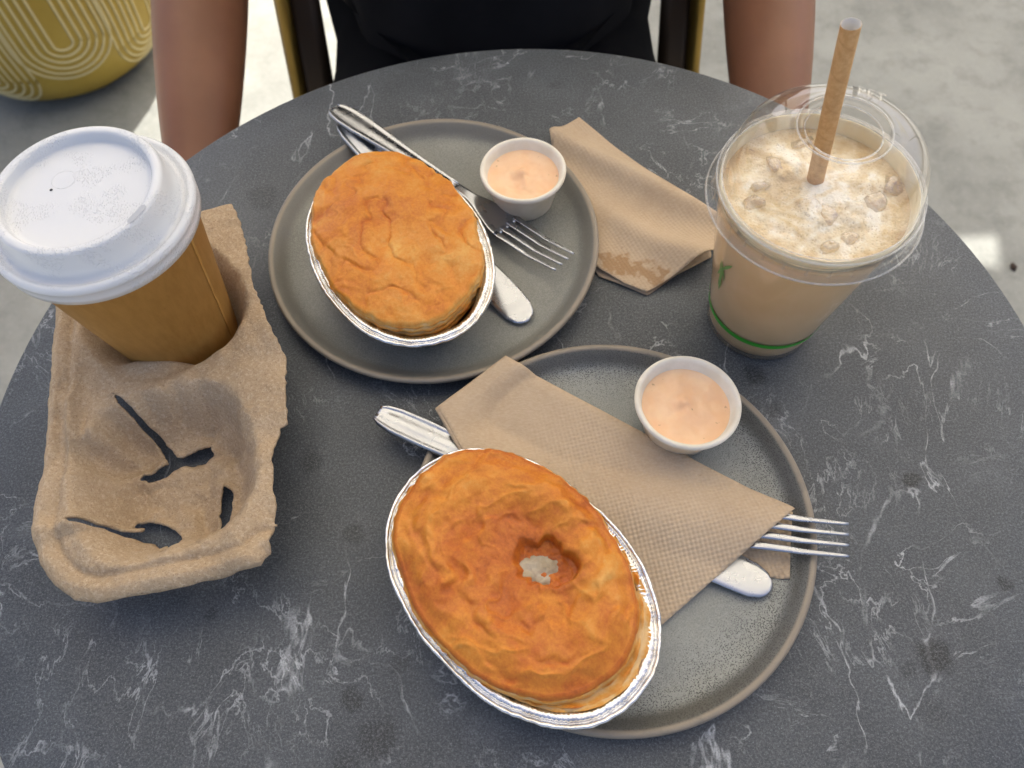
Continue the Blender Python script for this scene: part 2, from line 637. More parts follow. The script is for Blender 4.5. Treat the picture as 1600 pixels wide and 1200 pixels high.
TABLE_C = (0.0039, 0.1993)
TABLE_R = 0.306
MT['table'] = mat_table()
MT['plateA'] = mat_plate('olive_grey_glaze', srgb(112, 111, 102), srgb(124, 123, 113), .10, srgb(112, 108, 98))
MT['plateB'] = mat_plate('speckled_grey_glaze', srgb(126, 128, 122), srgb(139, 141, 135), .80, srgb(76, 72, 64))
MT['clay'] = mat_plain('unglazed_clay', srgb(120, 96, 74), .8, 300, .3, spec=.2)
MT['pastry'] = mat_pastry('golden_pastry', 0)
MT['foil'] = mat_foil()
MT['steel'] = mat_steel()
MT['pulp'] = mat_pulp()
MT['kraft'] = mat_kraft_cup()
MT['lid'] = mat_lid()
MT['foam'] = mat_foam()
MT['bagasse'] = mat_plain('white_bagasse', srgb(230, 220, 198), .8, 420, .35, .0006, .25, (90, srgb(240, 231, 212)))
MT['coffee'] = mat_plain('milk_coffee', srgb(222, 186, 136), .3, None, spec=.4, var=(40, srgb(230, 196, 148)), sss=.25)
MT['clearcup'] = mat_clear('clear_cup_plastic', (.97, .96, .93, 1), .10, srgb(225, 205, 175), .10, 1.0)
MT['clearlid'] = mat_clear('clear_lid_plastic', (.97, .97, .97, 1), .008, (.9, .9, .9, 1), .03, 1.0, (60, .06))
MT['ice'] = mat_clear('coffee_coated_ice', (.88, .83, .75, 1), .12, srgb(236, 222, 198), .05, 2.8, (220, 1.0))
MT['film'] = mat_plain('cream_film', srgb(240, 228, 198), .3, 300, .3, .0006, .5, (60, srgb(228, 208, 166)), sss=.15)
MT['green'] = mat_plain('green_print', srgb(66, 172, 48), .4)
MT['greenleaf'] = mat_plain('faint_green_print', srgb(112, 150, 78), .4)
MT['straw'] = None
MT['black'] = mat_plain('black_cotton', srgb(20, 20, 23), .95, 500, .3, .0006, .1, (12, srgb(26, 26, 30)))
MT['darktrouser'] = mat_plain('black_trouser_cloth', srgb(18, 18, 20), .95, 400, .3, .0006, .1)
MT['skin'] = mat_skin('brown_skin', srgb(122, 79, 54), srgb(134, 89, 62))
MT['hair'] = mat_plain('dark_hair', srgb(24, 18, 15), .5, 300, .4)
MT['gold'] = mat_plain('brass_coloured_metal', srgb(150, 122, 58), .38, 60, .05, .0005, .5, (9, srgb(134, 106, 46)), .75)
MT['darkmetal'] = mat_plain('dark_bronze_metal', srgb(58, 44, 30), .45, None, metal=.6)
MT['brownmetal'] = mat_plain('brown_lacquered_metal', srgb(92, 62, 36), .4, None, metal=.5)
MT['concrete'] = mat_concrete()
MT['sail'] = None


def mat_straw():
    m = Mat('kraft_paper_straw')
    tc = m.n('TexCoord')
    sp = m.n('SeparateXYZ', {'Vector': tc.outputs['Object']})
    ang = m.math('ARCTAN2', sp.outputs[1], sp.outputs[0])
    ph = m.math('FRACT', m.math('ADD', m.math('MULTIPLY', ang, 1 / (2 * math.pi)), m.math('MULTIPLY', sp.outputs[2], 62.0)))
    seam = m.ramp(m.math('ABSOLUTE', m.math('SUBTRACT', ph, .5)), 0, .06, 1, 0)
    v = m.coord()
    col = m.mix(m.ramp(m.noise(v, 300, 4, .7), .3, .7), srgb(186, 142, 92), srgb(204, 162, 112))
    col = m.mix(m.math('MULTIPLY', seam, .22), col, srgb(150, 108, 64))
    return m.set(color=col, rough=.75, normal=m.bump(m.noise(v, 500, 3), .2, .0004), spec=.25)


def mat_sail():
    m = Mat('added_sail_cloth')
    df = m.n('BsdfDiffuse', {'Color': srgb(238, 236, 230)})
    tl = m.n('BsdfTranslucent', {'Color': srgb(238, 235, 226)})
    mx = m.n('MixShader', {0: .76, 1: df.outputs[0], 2: tl.outputs[0]})  # added sails pass the sun on as soft light from above
    m.t.links.new(mx.outputs[0], m.out.inputs['Surface'])
    return m.m


def mat_sauce():
    m = Mat('pink_sauce')
    v = m.coord()
    col = m.mix(m.ramp(m.noise(v, 70, 4), .3, .7), srgb(240, 193, 149), srgb(246, 207, 166))
    sp = m.ramp(m.noise(v, 260, 2, .5), .70, .76)
    col = m.mix(m.math('MULTIPLY', sp, .5), col, srgb(150, 110, 80))
    nb = m.bump(m.noise(v, 130, 4, .6), .25, .0008)
    return m.set(color=col, rough=.38, normal=nb, sss=.2, sssr=(1, .6, .4), ssss=.004, spec=.4)


def mat_pot():
    m = Mat('mustard_glazed_pot')
    v = m.coord()
    col = m.mix(m.ramp(m.noise(v, 6, 5, .6), .3, .7), srgb(158, 130, 48), srgb(176, 148, 62))
    st = m.noise(m.coord(scale=(9, 9, 1)), 2.2, 5, .6)
    col = m.mix(m.math('MULTIPLY', m.ramp(st, .60, .70), .55), col, srgb(120, 88, 34))
    return m.set(color=col, rough=.55, normal=m.bump(m.noise(v, 90, 4), .2, .002), spec=.4)


MT['straw'] = mat_straw()
MT['sail'] = mat_sail()
MT['sauce'] = mat_sauce()
MT['pot'] = mat_pot()
MT['potline'] = mat_plain('pale_scored_clay', srgb(206, 190, 140), .8, 200, .3)
MT['soil'] = mat_plain('potting_soil', srgb(50, 38, 28), .95, 60, .8, .01)
MT['filling'] = mat_plain('creamy_pie_filling', srgb(178, 166, 142), .25, 260, .6, .0015, .5, (120, srgb(150, 132, 102)), sss=.15)
MT['strawin'] = mat_plain('white_paper', srgb(225, 218, 205), .8)

# ------------------------------------------------------------------ the setting
g = 30
paving = obj('paving', [(-g, -g, 0), (g, -g, 0), (g, g, 0), (-g, g, 0)], [(0, 1, 2, 3)], MT['concrete'])
tag(paving, 'pale grey mottled concrete paving under the round table', 'paving', kind='structure')

# unseen sails added overhead, shaped to shade the table and leave sunlit patches
def sail(name, label, corners):
    t = thing(name, label, 'added shade sail', (0, 0, -TZ), group=None)
    c = [Vector((x, y, z)) for x, y, z in corners]
    n = 14
    V, F = [], []
    for j in range(n + 1):
        for i in range(n + 1):
            u, w = i / n, j / n
            p = c[0] * (1 - u) * (1 - w) + c[1] * u * (1 - w) + c[2] * u * w + c[3] * (1 - u) * w
            p.z -= .35 * u * (1 - u) * w * (1 - w) * 4 * .3
            V.append(p)
    for j in range(n):
        for i in range(n):
            a = j * (n + 1) + i
            F.append((a, a + 1, a + n + 2, a + n + 1))
    solidify(obj('cloth', V, F, MT['sail'], t), .002)
    for q in c:
        vv, ff = tube([(q.x, q.y, 0), (q.x, q.y, q.z + .05)], .03, 10)
        obj('post', vv, ff, MT['darkmetal'], t)  # posts only carry the added sail
    return t


sail('added_shade_sail', 'unseen cream sail added overhead to shade the cafe table', [(-1.15, .25, 2.35), (2.9, .25, 2.35), (1.375, 2.43, 2.35), (-1.15, 2.92, 2.35)])
sail('added_shade_sail', 'unseen cream sail added to shade the paving behind the chair', [(.34, 2.62, 2.55), (3.6, 2.70, 2.55), (3.6, 5.4, 2.55), (.34, 5.4, 2.55)])

# ------------------------------------------------------------------ table
tb = thing('cafe_table', 'round cafe table with dark grey white-veined stone-look top', 'table', (TABLE_C[0], TABLE_C[1], -TZ))
e = .0018
prof = [(0, 0), (TABLE_R - e, 0), (TABLE_R - e * .3, -e * .3), (TABLE_R, -e), (TABLE_R, -.0225), (TABLE_R - .002, -.025), (0, -.025)]
fine = [(TABLE_R * k / 6, 0) for k in range(1, 6)]
V, F = lathe([prof[0]] + fine + prof[1:], 180)
top = obj('tabletop', V, F, MT['table'], tb, (0, 0, TZ))
auto_smooth(top, 35)
V, F = lathe([(0, TZ - .026), (.11, TZ - .026), (.11, TZ - .034), (.032, TZ - .036), (.032, .03), (.05, .022), (.2, .014), (.205, .004), (.2, 0), (0, 0)], 64)
o = obj('pedestal', V, F, MT['darkmetal'], tb)
auto_smooth(o, 35)

# ------------------------------------------------------------------ plates
def plate(label, c, mat):
    t = thing('dinner_plate', label, 'plate', (c[0], c[1], 0.0), rotz=c[2])
    rr = .104
    prof = [(0, .0055), (.03, .0055), (.06, .0055), (.082, .0056), (.0895, .0062), (.0940, .0082), (.0968, .0110), (.0995, .0134), (.1012, .0145), (.1026, .0147),
            (.1037, .0140), (.1040, .0128), (.1030, .0105), (.0985, .0062), (.092, .0032), (.084, .0018)]
    V, F = lathe(prof, 160)
    obj('glazed_dish', V, F, mat, t)
    V, F = lathe([(.0839, .0019), (.083, .0002), (.080, .0002), (.079, .0018), (0, .0018)], 96)
    obj('foot_ring', V, F, MT['clay'], t)
    return t


P1 = (-.0444, .3156)
P2 = (.0470, .1269)
plate('smooth olive-grey plate holding the unbroken pie', (P1[0], P1[1], .3), MT['plateA'])
plate('speckled grey plate under the pie with a hole', (P2[0], P2[1], 1.1), MT['plateB'])
PF = .0056                       # plate floor height


# ------------------------------------------------------------------ pies
def superr(th, a, b, n=2.15):
    return (abs(math.cos(th) / a) ** n + abs(math.sin(th) / b) ** n) ** (-1 / n)


def foil_tray(t, a, b, hz, seed):
    """oval tray: base, ribbed wall, ribbed flange, groove and rolled bead"""
    seg = 420
    rnd = random.Random(seed)
    prof = [(-.0175, .0), (-.0150, .0012), (-.0120, .010), (-.0098, hz - .0070), (-.0078, hz - .0026), (-.0066, hz - .0012), (-.0040, hz - .0005), (-.0031, hz - .0014), (-.0026, hz - .0028),
            (-.0019, hz - .0012), (-.0008, hz + .0004), (.0, hz - .0004), (.0002, hz - .0014), (-.0006, hz - .0021), (-.0016, hz - .0022)]
    rib = [0, .25, 1, 1, 1, 1, .9, .4, .2, .15, .1, .1, .1, .1, .1]
    ribs = [rnd.uniform(.3, 1.2) for _ in range(211)]
    V, F = [], []
    for i, (dr, z) in enumerate(prof):
        for k in range(seg):
            th = 2 * math.pi * k / seg
            w = math.sin(k * math.pi) if False else (1 if k % 2 else -1)
            amp = ribs[k // 2] * .00060 * rib[i]
            dent = .0009 * fbm(math.cos(th) * 2.3 + seed, math.sin(th) * 2.3, i * .05, 3)
            fine = .00035 * mnoise.noise((k * .31, seed, i * .2))
            r = superr(th, a + dr, b + dr) + w * amp + dent + fine
            zz = z + (w * amp * 1.0 if 3 <= i <= 6 else 0) + .0010 * fbm(math.cos(th) * 2 + 5, math.sin(th) * 2, seed, 3) * (z / hz) + .0003 * mnoise.noise((k * .23, seed + 4, 0)) * (z / hz)
            V.append((r * math.cos(th), r * math.sin(th), zz))
    n = len(prof)
    for i in range(n - 1):
        for k in range(seg):
            k2 = (k + 1) % seg
            F.append((i * seg + k, i * seg + k2, (i + 1) * seg + k2, (i + 1) * seg + k))
    cidx = len(V)
    V.append((0, 0, 0))
    for k in range(seg):
        F.append((cidx, (k + 1) % seg, k))
    o = obj('foil_tray', V, F, MT['foil'], t)
    return solidify(o, .00012, 0)


def pastry(t, a, b, hz, shoulder, topz, sidefun, off=(0, 0), hole=None, seed=0, lob=.022):
    nr, seg = 150, 300
    V, bake = [], []
    for i in range(nr + 1):
        p = i / nr
        for k in range(seg):
            th = 2 * math.pi * k / seg
            s = shoulder(th)
            edge = 1 + lob * fbm(math.cos(th) * 3 + seed, math.sin(th) * 3, 1.7, 4)
            rmax = superr(th, a, b) * s * edge
            bk = 0
            if p <= .74:
                q = p / .74
                q = q ** .8
                r = rmax * .955 * q
                x, y = r * math.cos(th), r * math.sin(th)
                z, bk = topz(x, y, q, th)
            else:
                q0 = 1.0
                r0 = rmax * .955
                z0, b0 = topz(r0 * math.cos(th), r0 * math.sin(th), 1.0, th)
                w = (p - .74) / .26
                r, z, bk = sidefun(w, th, rmax, z0, b0)
                x, y = r * math.cos(th), r * math.sin(th)
            if hole:
                z, bk = hole(x, y, z, bk)
            V.append((x + off[0], y + off[1], z))
            bake.append(bk)
            if i == 0:
                break
    F = []
    for i in range(nr):
        for k in range(seg):
            k2 = (k + 1) % seg
            if i == 0:
                F.append((0, 1 + k, 1 + k2))
            else:
                A = 1 + (i - 1) * seg
                B = A + seg
                F.append((A + k, B + k, B + k2, A + k2))
    o = obj('pastry', V, F, MT['pastry'], t)
    at = o.data.attributes.new('bake', 'FLOAT', 'POINT')
    at.data.foreach_set('value', bake)
    return o


# pie with a hole, on the speckled plate
HZ = .0275
pie2_c = (-.0018, .0936)
pie2_z = .0078
pie2 = thing('meat_pie', 'golden oval pie with a hole in its crust in a foil tray', 'pie', (pie2_c[0], pie2_c[1], pie2_z), R(-49.2))
foil_tray(pie2, .0743, .0515, HZ, 3)
hw = un((845, 884), pie2_z + HZ + .010)[:2]
ca, sa = math.cos(R(49.2)), math.sin(R(49.2))


def to_local(p, c):
    dx, dy = p[0] - c[0], p[1] - c[1]
    return (ca * dx - sa * dy, sa * dx + ca * dy)


hl = to_local(hw, pie2_c)


def shoulder2(th):
    return .925 - .095 * max(0, math.cos(th - R(15))) ** 1.4 - .008 * math.cos(2 * th)


def top2(x, y, q, th):
    wx = fbm(x * 45, y * 45, 2.2, 3)
    wy = fbm(x * 45, y * 45, 7.7, 3)
    ring = math.exp(-((q - .72 - .05 * wx) / .22) ** 2)
    z = HZ + .0078 + .0036 * ring - .0020 * float(sstep(.85, 1.0, q))
    z -= .0016 * math.exp(-((x - hl[0] + .006) ** 2 + (y - hl[1]) ** 2) / .018 ** 2)
    n1 = fbm(x * 30 + 4, y * 30, .3, 2)
    # long folds that run round the hole
    d = math.hypot(x - hl[0], y - hl[1])
    aa = math.atan2(y - hl[1], x - hl[0])
    fold = fbm(d * 70 + 1.2 * wx, math.cos(aa) * 1.3 + .4 * wy, math.sin(aa) * 1.3, 2)
    fold2 = 1 - abs(fbm(d * 50 + .8 * wy, math.cos(aa + 1) * 1.2, math.sin(aa + 1) * 1.2, 2)) * 2.6
    fold2 = max(0, fold2)
    rid = max(0, 1 - abs(fbm(x * 58 + wx, y * 44 + 3, 1.3, 3)) * 2.6)
    far = float(sstep(.012, .022, d))
    z += .0017 * n1 + (.0019 * fold + .0010 * fold2 ** 2) * far - .0002 * rid ** 2
    z += .0003 * fbm(x * 240, y * 240, 3, 3)
    bk = .50 + .15 * fbm(x * 24, y * 24, 8, 3) - .09 * fold * far + .08 * rid + .04 * (1 - ring) - .07 * fold2
    bk += .05 * math.exp(-(d / .022) ** 2)
    return z, bk


def side2(w, th, rmax, z0, b0):
    # rounded shoulder, flaky side, ledge against the foil
    lay = math.sin(w * 26 + 3 * fbm(math.cos(th) * 3, math.sin(th) * 3, 6, 3))
    jag = fbm(math.cos(th) * 9, math.sin(th) * 9, w * 4, 3)
    if w < .25:
        u = w / .25
        r = rmax * (.955 + .045 * math.sin(u * math.pi / 2))
        z = z0 - .0030 * (1 - math.cos(u * math.pi / 2))
        bk = b0 * (1 - u) + .50 * u + .1
    elif w < .6:
        u = (w - .25) / .35
        r = rmax * (1.0 + .012 * u) + .0006 * lay + .0009 * jag
        z = z0 - .0030 - u * .0045
        bk = .12 + .14 * lay + .30 * jag
    else:
        u = (w - .6) / .4
        full = superr(th, .0743 - .0052, .0515 - .0052)
        r = (rmax * 1.012) * (1 - u) + max(full, rmax * 1.012) * u + .0005 * lay + .0007 * jag
        z = (z0 - .0075) * (1 - u) + (HZ - .0006) * u + .0008 * lay * (1 - u) + .0014 * jag
        bk = .16 + .14 * lay + .35 * jag
    return r, z, bk


def hole2(x, y, z, bk):
    dx, dy = (x - hl[0]), (y - hl[1])
    # world orientation of the offset
    wx, wy = ca * dx + sa * dy, -sa * dx + ca * dy
    th = math.atan2(wy, wx)
    d = math.hypot(wx / 1.22, wy)
    rr = .0114 * (1 + .42 * fbm(math.cos(th) * 1.4, math.sin(th) * 1.4, 4.4, 2))
    steep = .0016 if wx > -.003 else .0045
    k = float(sstep(rr + steep * .4, rr - steep * .6, d))
    lip = math.exp(-((d - rr - .0022) / .0022) ** 2)
    z += .0009 * lip * (1 if wx > -.002 else .2)
    floor = HZ + .0006 + .001 * fbm(x * 200, y * 200, 1, 3)
    z = z * (1 - k) + floor * k
    bk = bk + .06 * lip + k * .10
    return z, bk


pastry(pie2, .0743, .0515, HZ, shoulder2, top2, side2, off=(-.001, .0016), hole=hole2, seed=1)
# pale filling showing in the hole
V, F = [], []
nr, seg = 14, 40
for i in range(nr + 1):
    for k in range(seg):
        th = 2 * math.pi * k / seg
        rr = .0100 * i / nr * (1 + .60 * fbm(math.cos(th) * 1.2 + 2, math.sin(th) * 1.2, 7.7, 2))
        x, y = rr * math.cos(th), rr * math.sin(th) * 1.0
        V.append((x, y, .0018 * (1 - (i / nr) ** 4) + .0006 * fbm(x * 300, y * 300, 0, 3)))
        if i == 0:
            break
for i in range(nr):
    for k in range(seg):
        k2 = (k + 1) % seg
        if i == 0:
            F.append((0, 1 + k, 1 + k2))
        else:
            A = 1 + (i - 1) * seg
            F.append((A + k, A + seg + k, A + seg + k2, A + k2))
fo = obj('filling', V, F, MT['filling'], pie2, (hl[0] - .0018, hl[1] - .0028, HZ - .0004))
tag(fo, 'pale creamy filling showing through the hole')

# unbroken pie on the olive plate
pie1_c = (-.0622, .2914)
pie1_z = .0098
pie1 = thing('meat_pie', 'unbroken wrinkled golden pie sitting on crossed cutlery', 'pie', (pie1_c[0], pie1_c[1], pie1_z), R(-65.8))
foil_tray(pie1, .0724, .0507, HZ, 11)


def shoulder1(th):
    return .925 - .045 * max(0, math.cos(th - R(15))) ** 2 + .012 * math.cos(2 * th + .6)


def top1(x, y, q, th):
    wx = fbm(x * 40, y * 40, 12.2, 3)
    wy = fbm(x * 40, y * 40, 22.2, 3)
    z = HZ + .0112 - .0040 * q ** 3
    z -= .0038 * math.exp(-((x - .006) ** 2 / .024 ** 2 + (y + .002) ** 2 / .015 ** 2))
    n1 = fbm(x * 30 + 14, y * 30, 5.3, 2)
    # broad folds and pinched valleys
    fx, fy = x + .010 * wx, y + .010 * wy
    val = max(0, 1 - abs(fbm(fx * 30 + 3, fy * 40 + 9, 2.6, 3)) * 2.4)
    r1 = max(0, 1 - abs(fbm(x * 62 + wx * .9, y * 40 + 8, 4.1, 4)) * 2.8)
    lump = fbm(x * 70 + 2, y * 70, 31, 3)
    z += .0022 * n1 - .0012 * val ** 3 + .0003 * r1 ** 2 + .0004 * lump
    z += .0003 * fbm(x * 240, y * 240, 3, 3)
    bk = .45 + .13 * fbm(x * 24, y * 24, 18, 3) + .08 * n1 - .07 * r1 + .09 * val ** 2 - .05 * lump
    bk -= .17 * math.exp(-((x - .012) ** 2 + (y + .002) ** 2) / .012 ** 2)
    return z, bk


def side1(w, th, rmax, z0, b0):
    lay = math.sin(w * 30 + 3 * fbm(math.cos(th) * 3 + 9, math.sin(th) * 3, 6, 3))
    jag = fbm(math.cos(th) * 10 + 4, math.sin(th) * 10, w * 4, 3)
    if w < .22:
        u = w / .22
        r = rmax * (.955 + .045 * math.sin(u * math.pi / 2)) + .0006 * jag * u
        z = z0 - .0028 * (1 - math.cos(u * math.pi / 2))
        bk = b0 * (1 - u) + .22 * u + .20 * jag * u
    else:
        u = (w - .22) / .78
        r = rmax * (1.0 - .028 * u) + .0007 * lay + .0010 * jag
        z = z0 - .0028 - u * .0185 + .0004 * lay
        bk = .18 + .16 * lay + .30 * jag + .15 * u
    return r, z, bk


pastry(pie1, .0724, .0507, HZ, shoulder1, top1, side1, off=(-.0045, .0010), seed=7, lob=.042)


# ------------------------------------------------------------------ sauce cups
def sauce_cup(label, c, z0, h, r, sauce_z, seed, tilt=(0, 0)):
    t = thing('sauce_cup', label, 'sauce cup', (c[0], c[1], z0))
    t.rotation_euler = (tilt[0], tilt[1], 0)
    rb = r * .70
    w = lambda a, i, rr, z: .0003 * mnoise.noise((math.cos(a) * 2, math.sin(a) * 2, seed)) * (rr / r)
    prof = [(0, .0), (rb - .001, .0), (rb, .0008), (r * .90, h - .0045), (r * .955, h - .0040), (r * .992, h - .0030), (r, h - .0016), (r * .985, h - .0004), (r * .95, h), (r * .905, h - .0006),
            (r * .875, h - .0025), (rb - .0014, .0022), (0, .0016)]
    V, F = lathe(prof, 120, w)
    obj('paper_cup', V, F, MT['bagasse'], t)
    ri = rb - .0014 + (r * .875 - rb + .0014) * (sauce_z - .0022) / (h - .0047) + .0002
    V, F = [], []
    nr, seg = 44, 96
    for i in range(nr + 1):
        for k in range(seg):
            th = 2 * math.pi * k / seg
            q = i / nr
            rr = ri * q
            x, y = rr * math.cos(th), rr * math.sin(th)
            px, py = x + .0010, y - .0028
            d = math.hypot(px, py)
            z = sauce_z + .0030 * math.exp(-(d / .0034) ** 2) + .0010 * math.exp(-((px - .002) ** 2 / .002 ** 2 + (py + .006) ** 2 / .006 ** 2))
            z += .0014 * fbm(x * 80 + seed, y * 80, 1, 3) * (1 - q ** 6) - .0006 * math.exp(-((d - .007) / .003) ** 2) * math.sin(th * 2 + 1)
            z += .0008 * q ** 12
            V.append((x, y, z))
            if i == 0:
                break
    for i in range(nr):
        for k in range(seg):
            k2 = (k + 1) % seg
            if i == 0:
                F.append((0, 1 + k, 1 + k2))
            else:
                A = 1 + (i - 1) * seg
                F.append((A + k, A + seg + k, A + seg + k2, A + k2))
    obj('sauce', V, F, MT['sauce'], t)
    return t


sauce_cup('small white paper cup of pink sauce beside the unbroken pie', (.0142, .3500), PF + .0002, .0285, .0272, .0208, 2)
sauce_cup('small white paper cup of pink sauce beside the folded napkin', (.0908, .1802), PF + .0010, .0285, .0281, .0208, 5, (R(-2.0), R(2.0)))


# ------------------------------------------------------------------ cutlery
def loft(stations, nsec=10):
    """stations: (x, y, z, half width, half thickness, camber); along +X"""
    V, F = [], []
    for (x, y, z, hw_, ht, cb) in stations:
        for k in range(nsec):
            a = 2 * math.pi * k / nsec
            cx, sx = math.cos(a), math.sin(a)
            ex = math.copysign(abs(cx) ** .7, cx)
            ez = math.copysign(abs(sx) ** .8, sx)
            V.append((x, y + hw_ * ex, z + ht * ez + cb * (1 - ex * ex)))
    n = len(stations)
    for i in range(n - 1):
        for k in range(nsec):
            k2 = (k + 1) % nsec
            F.append((i * nsec + k, i * nsec + k2, (i + 1) * nsec + k2, (i + 1) * nsec + k))
    F.append(tuple(range(nsec - 1, -1, -1)))
    F.append(tuple((n - 1) * nsec + k for k in range(nsec)))
    return V, F


def handle_loft(stations):
    """flat handle with a rolled rim, a groove and a low domed middle"""
    es = [-1, -.93, -.82, -.68, -.5, -.25, 0, .25, .5, .68, .82, .93, 1]
    hs = [0, .75, 1.0, .62, .55, .85, 1.0, .85, .55, .62, 1.0, .75, 0]
    bot = [.93, .6, 0, -.6, -.93]
    V, F = [], []
    n = len(es) + len(bot)
    for (x, y, z, hw_, ht, cb) in stations:
        for e_, h_ in zip(es, hs):
            V.append((x, y + e_ * hw_, z + ht * h_ + cb * (1 - e_ * e_)))
        for e_ in bot:
            V.append((x, y + e_ * hw_, z - ht * .8 + cb * (1 - e_ * e_)))
    m = len(stations)
    for i in range(m - 1):
        for k in range(n):
            k2 = (k + 1) % n
            F.append((i * n + k, i * n + k2, (i + 1) * n + k2, (i + 1) * n + k))
    F.append(tuple(range(n - 1, -1, -1)))
    F.append(tuple((m - 1) * n + k for k in range(n)))
    return V, F


def interp(tab, x):
    xs = [q[0] for q in tab]
    return np.interp(x, xs, [q[1] for q in tab])


def place_bar(t, a, b, roll=0.0):
    """empty at a, +X towards b, rolled about its own axis"""
    a, b = Vector(a), Vector(b)
    x = (b - a).normalized()
    y = Vector((0, 0, 1)).cross(x).normalized()
    z = x.cross(y)
    m = Matrix((x, y, z)).transposed() @ Matrix.Rotation(roll, 3, 'X')
    t.rotation_euler = m.to_euler()
    t.location = (a.x, a.y, a.z + TZ)


def knife(label, a, b, roll=0.0):
    L = (Vector(b) - Vector(a)).length
    t = thing('table_knife', label, 'knife', (0, 0, 0))
    hL = L * .54
    w = [(0, .0045), (.004, .0066), (.012, .0082), (.03, .0086), (.06, .0076), (hL - .008, .0058), (hL, .0050)]
    th = [(0, .0012), (.006, .0022), (.04, .0024), (hL, .0018)]
    st = [(x, 0, .0026, interp(w, x), interp(th, x), -.0004) for x in list(np.linspace(0, .012, 7)) + list(np.linspace(.016, hL, 14))]
    V, F = handle_loft(st)
    obj('handle', V, F, MT['steel'], t)
    bw = [(hL - .001, .0048), (hL + .006, .0062), (hL + .03, .0090), (L - .025, .0102), (L - .010, .0094), (L - .004, .0072), (L - .001, .0042), (L, .0016)]
    st = [(x, (.0008 if x > hL + .01 else 0), .0024, interp(bw, x), .0009, 0) for x in list(np.linspace(hL - .001, L - .012, 12)) + list(np.linspace(L - .010, L, 8))]
    V, F = loft(st, 14)
    obj('blade', V, F, MT['steel'], t)
    place_bar(t, a, b, roll)
    return t


def fork(label, a, b, roll=0.0, wide=.0115):
    L = (Vector(b) - Vector(a)).length
    t = thing('table_fork', label, 'fork', (0, 0, 0))
    tine0, head0 = L - .046, L - .068
    zc = [(0, .0020), (.02, .0026), (.08, .0040), (head0 - .012, .0056), (head0, .0050), (tine0, .0016), (L - .022, .0012), (L, .0046)]
    w = [(0, .0050), (.004, .0078), (.012, .0092), (.025, .0094), (.07, .0060), (head0 - .02, .0036), (head0 - .008, .0040), (head0 + .006, .0085), (tine0 - .006, wide), (tine0 + .001, wide)]
    th = [(0, .0008), (.03, .0012), (head0 - .02, .0014), (head0, .0011), (tine0, .0009)]
    hx = [x for x in list(np.linspace(0, .014, 7)) + list(np.linspace(.018, head0 - .022, 14))]
    V, F = handle_loft([(x, 0, interp(zc, x), interp(w, x), interp(th, x) * 1.15, -.0003) for x in hx])
    obj('handle', V, F, MT['steel'], t)
    st = [(x, 0, interp(zc, x), interp(w, x), interp(th, x), -.0003 - .0011 * float(sstep(head0 - .008, head0 + .012, x))) for x in np.linspace(head0 - .0225, tine0 + .001, 18)]
    V, F = loft(st, 20)
    obj('head', V, F, MT['steel'], t)
    for k in range(4):
        y0 = (-1.5 + k) * (wide * 2 - .0036) / 3
        st = []
        for x in np.linspace(tine0 - .002, L, 14):
            q = (x - tine0) / (L - tine0)
            st.append((x, y0 * (1 - .05 * q), interp(zc, x), .0022 * (1 - .66 * max(0, q) ** 1.3), .0009 * (1 - .5 * max(0, q)), -.0006 if q < .1 else 0))
        V, F = loft(st, 10)
        obj('tine', V, F, MT['steel'], t)
    place_bar(t, a, b, roll)
    return t


def ppt(px, z):
    p = un(px, z)
    return (p[0], p[1], z)


knife('steel knife whose handle pokes out from the folded napkin', ppt((590, 648), .0145), ppt((1203, 924), .0060), R(-3))
fk2 = ppt((1322, 848), .0165)
fork('steel fork with tines sticking out of the folded napkin', (fk2[0] - .190, fk2[1] + .0452, .0068), fk2, 0, .0105)
knife('steel knife crossed beneath a fork under the unbroken pie', ppt((536, 196), .0150), ppt((824, 506), .0058), R(4))
fork('steel fork lying across a knife under the unbroken pie', ppt((522, 172), .0205), ppt((881, 417), .0090), R(-8), .0115)

# ------------------------------------------------------------------ napkins
# folded napkin over the cutlery
UL, Lc, RR = un((790, 554), .021)[:2], un((683, 634), .021)[:2], un((1243, 793), .021)[:2]
BR = un((1030, 980), .008)[:2]
kn_a, kn_b = np.array(ppt((590, 648), .0145)), np.array(ppt((1203, 924), .0060))
fk_a, fk_b = np.array((fk2[0] - .190, fk2[1] + .0452, .0068)), np.array(fk2)


def seg_h(X, Y, a, b, top, wid):
    d = b[:2] - a[:2]
    L2 = (d ** 2).sum()
    t = np.clip(((X - a[0]) * d[0] + (Y - a[1]) * d[1]) / L2, 0, 1)
    dist = np.hypot(X - a[0] - d[0] * t, Y - a[1] - d[1] * t)
    return a[2] + (b[2] - a[2]) * t + top, np.exp(-(dist / wid) ** 2)


def nap2_z(X, Y):
    base = .0088 + 0 * X
    h1, w1 = seg_h(X, Y, kn_a, kn_b, .0068, .021)
    h2, w2 = seg_h(X, Y, fk_a, fk_b, .0078, .024)
    z = base + np.maximum((h1 - base) * w1, (h2 - base) * w2)
    # over the rim at the upper left the sheet stays up
    dp = np.hypot(X - P2[0], Y - P2[1])
    rim = sstep(.080, .100, dp)
    z = np.maximum(z, z * (1 - rim) + .0195 * rim)
    # the long upper edge is a loose fold and stands a little higher
    du = RR - UL
    nrm = np.array([-du[1], du[0]]) / np.hypot(*du)
    dist = -((X - UL[0]) * nrm[0] + (Y - UL[1]) * nrm[1])
    z = np.maximum(z, .0155 - .10 * np.abs(dist - .006))
    z += np.array([.0007 * fbm(x * 22, y * 22, 3.3, 3) for x, y in zip(X, Y)])
    # keep clear of the tray
    return z


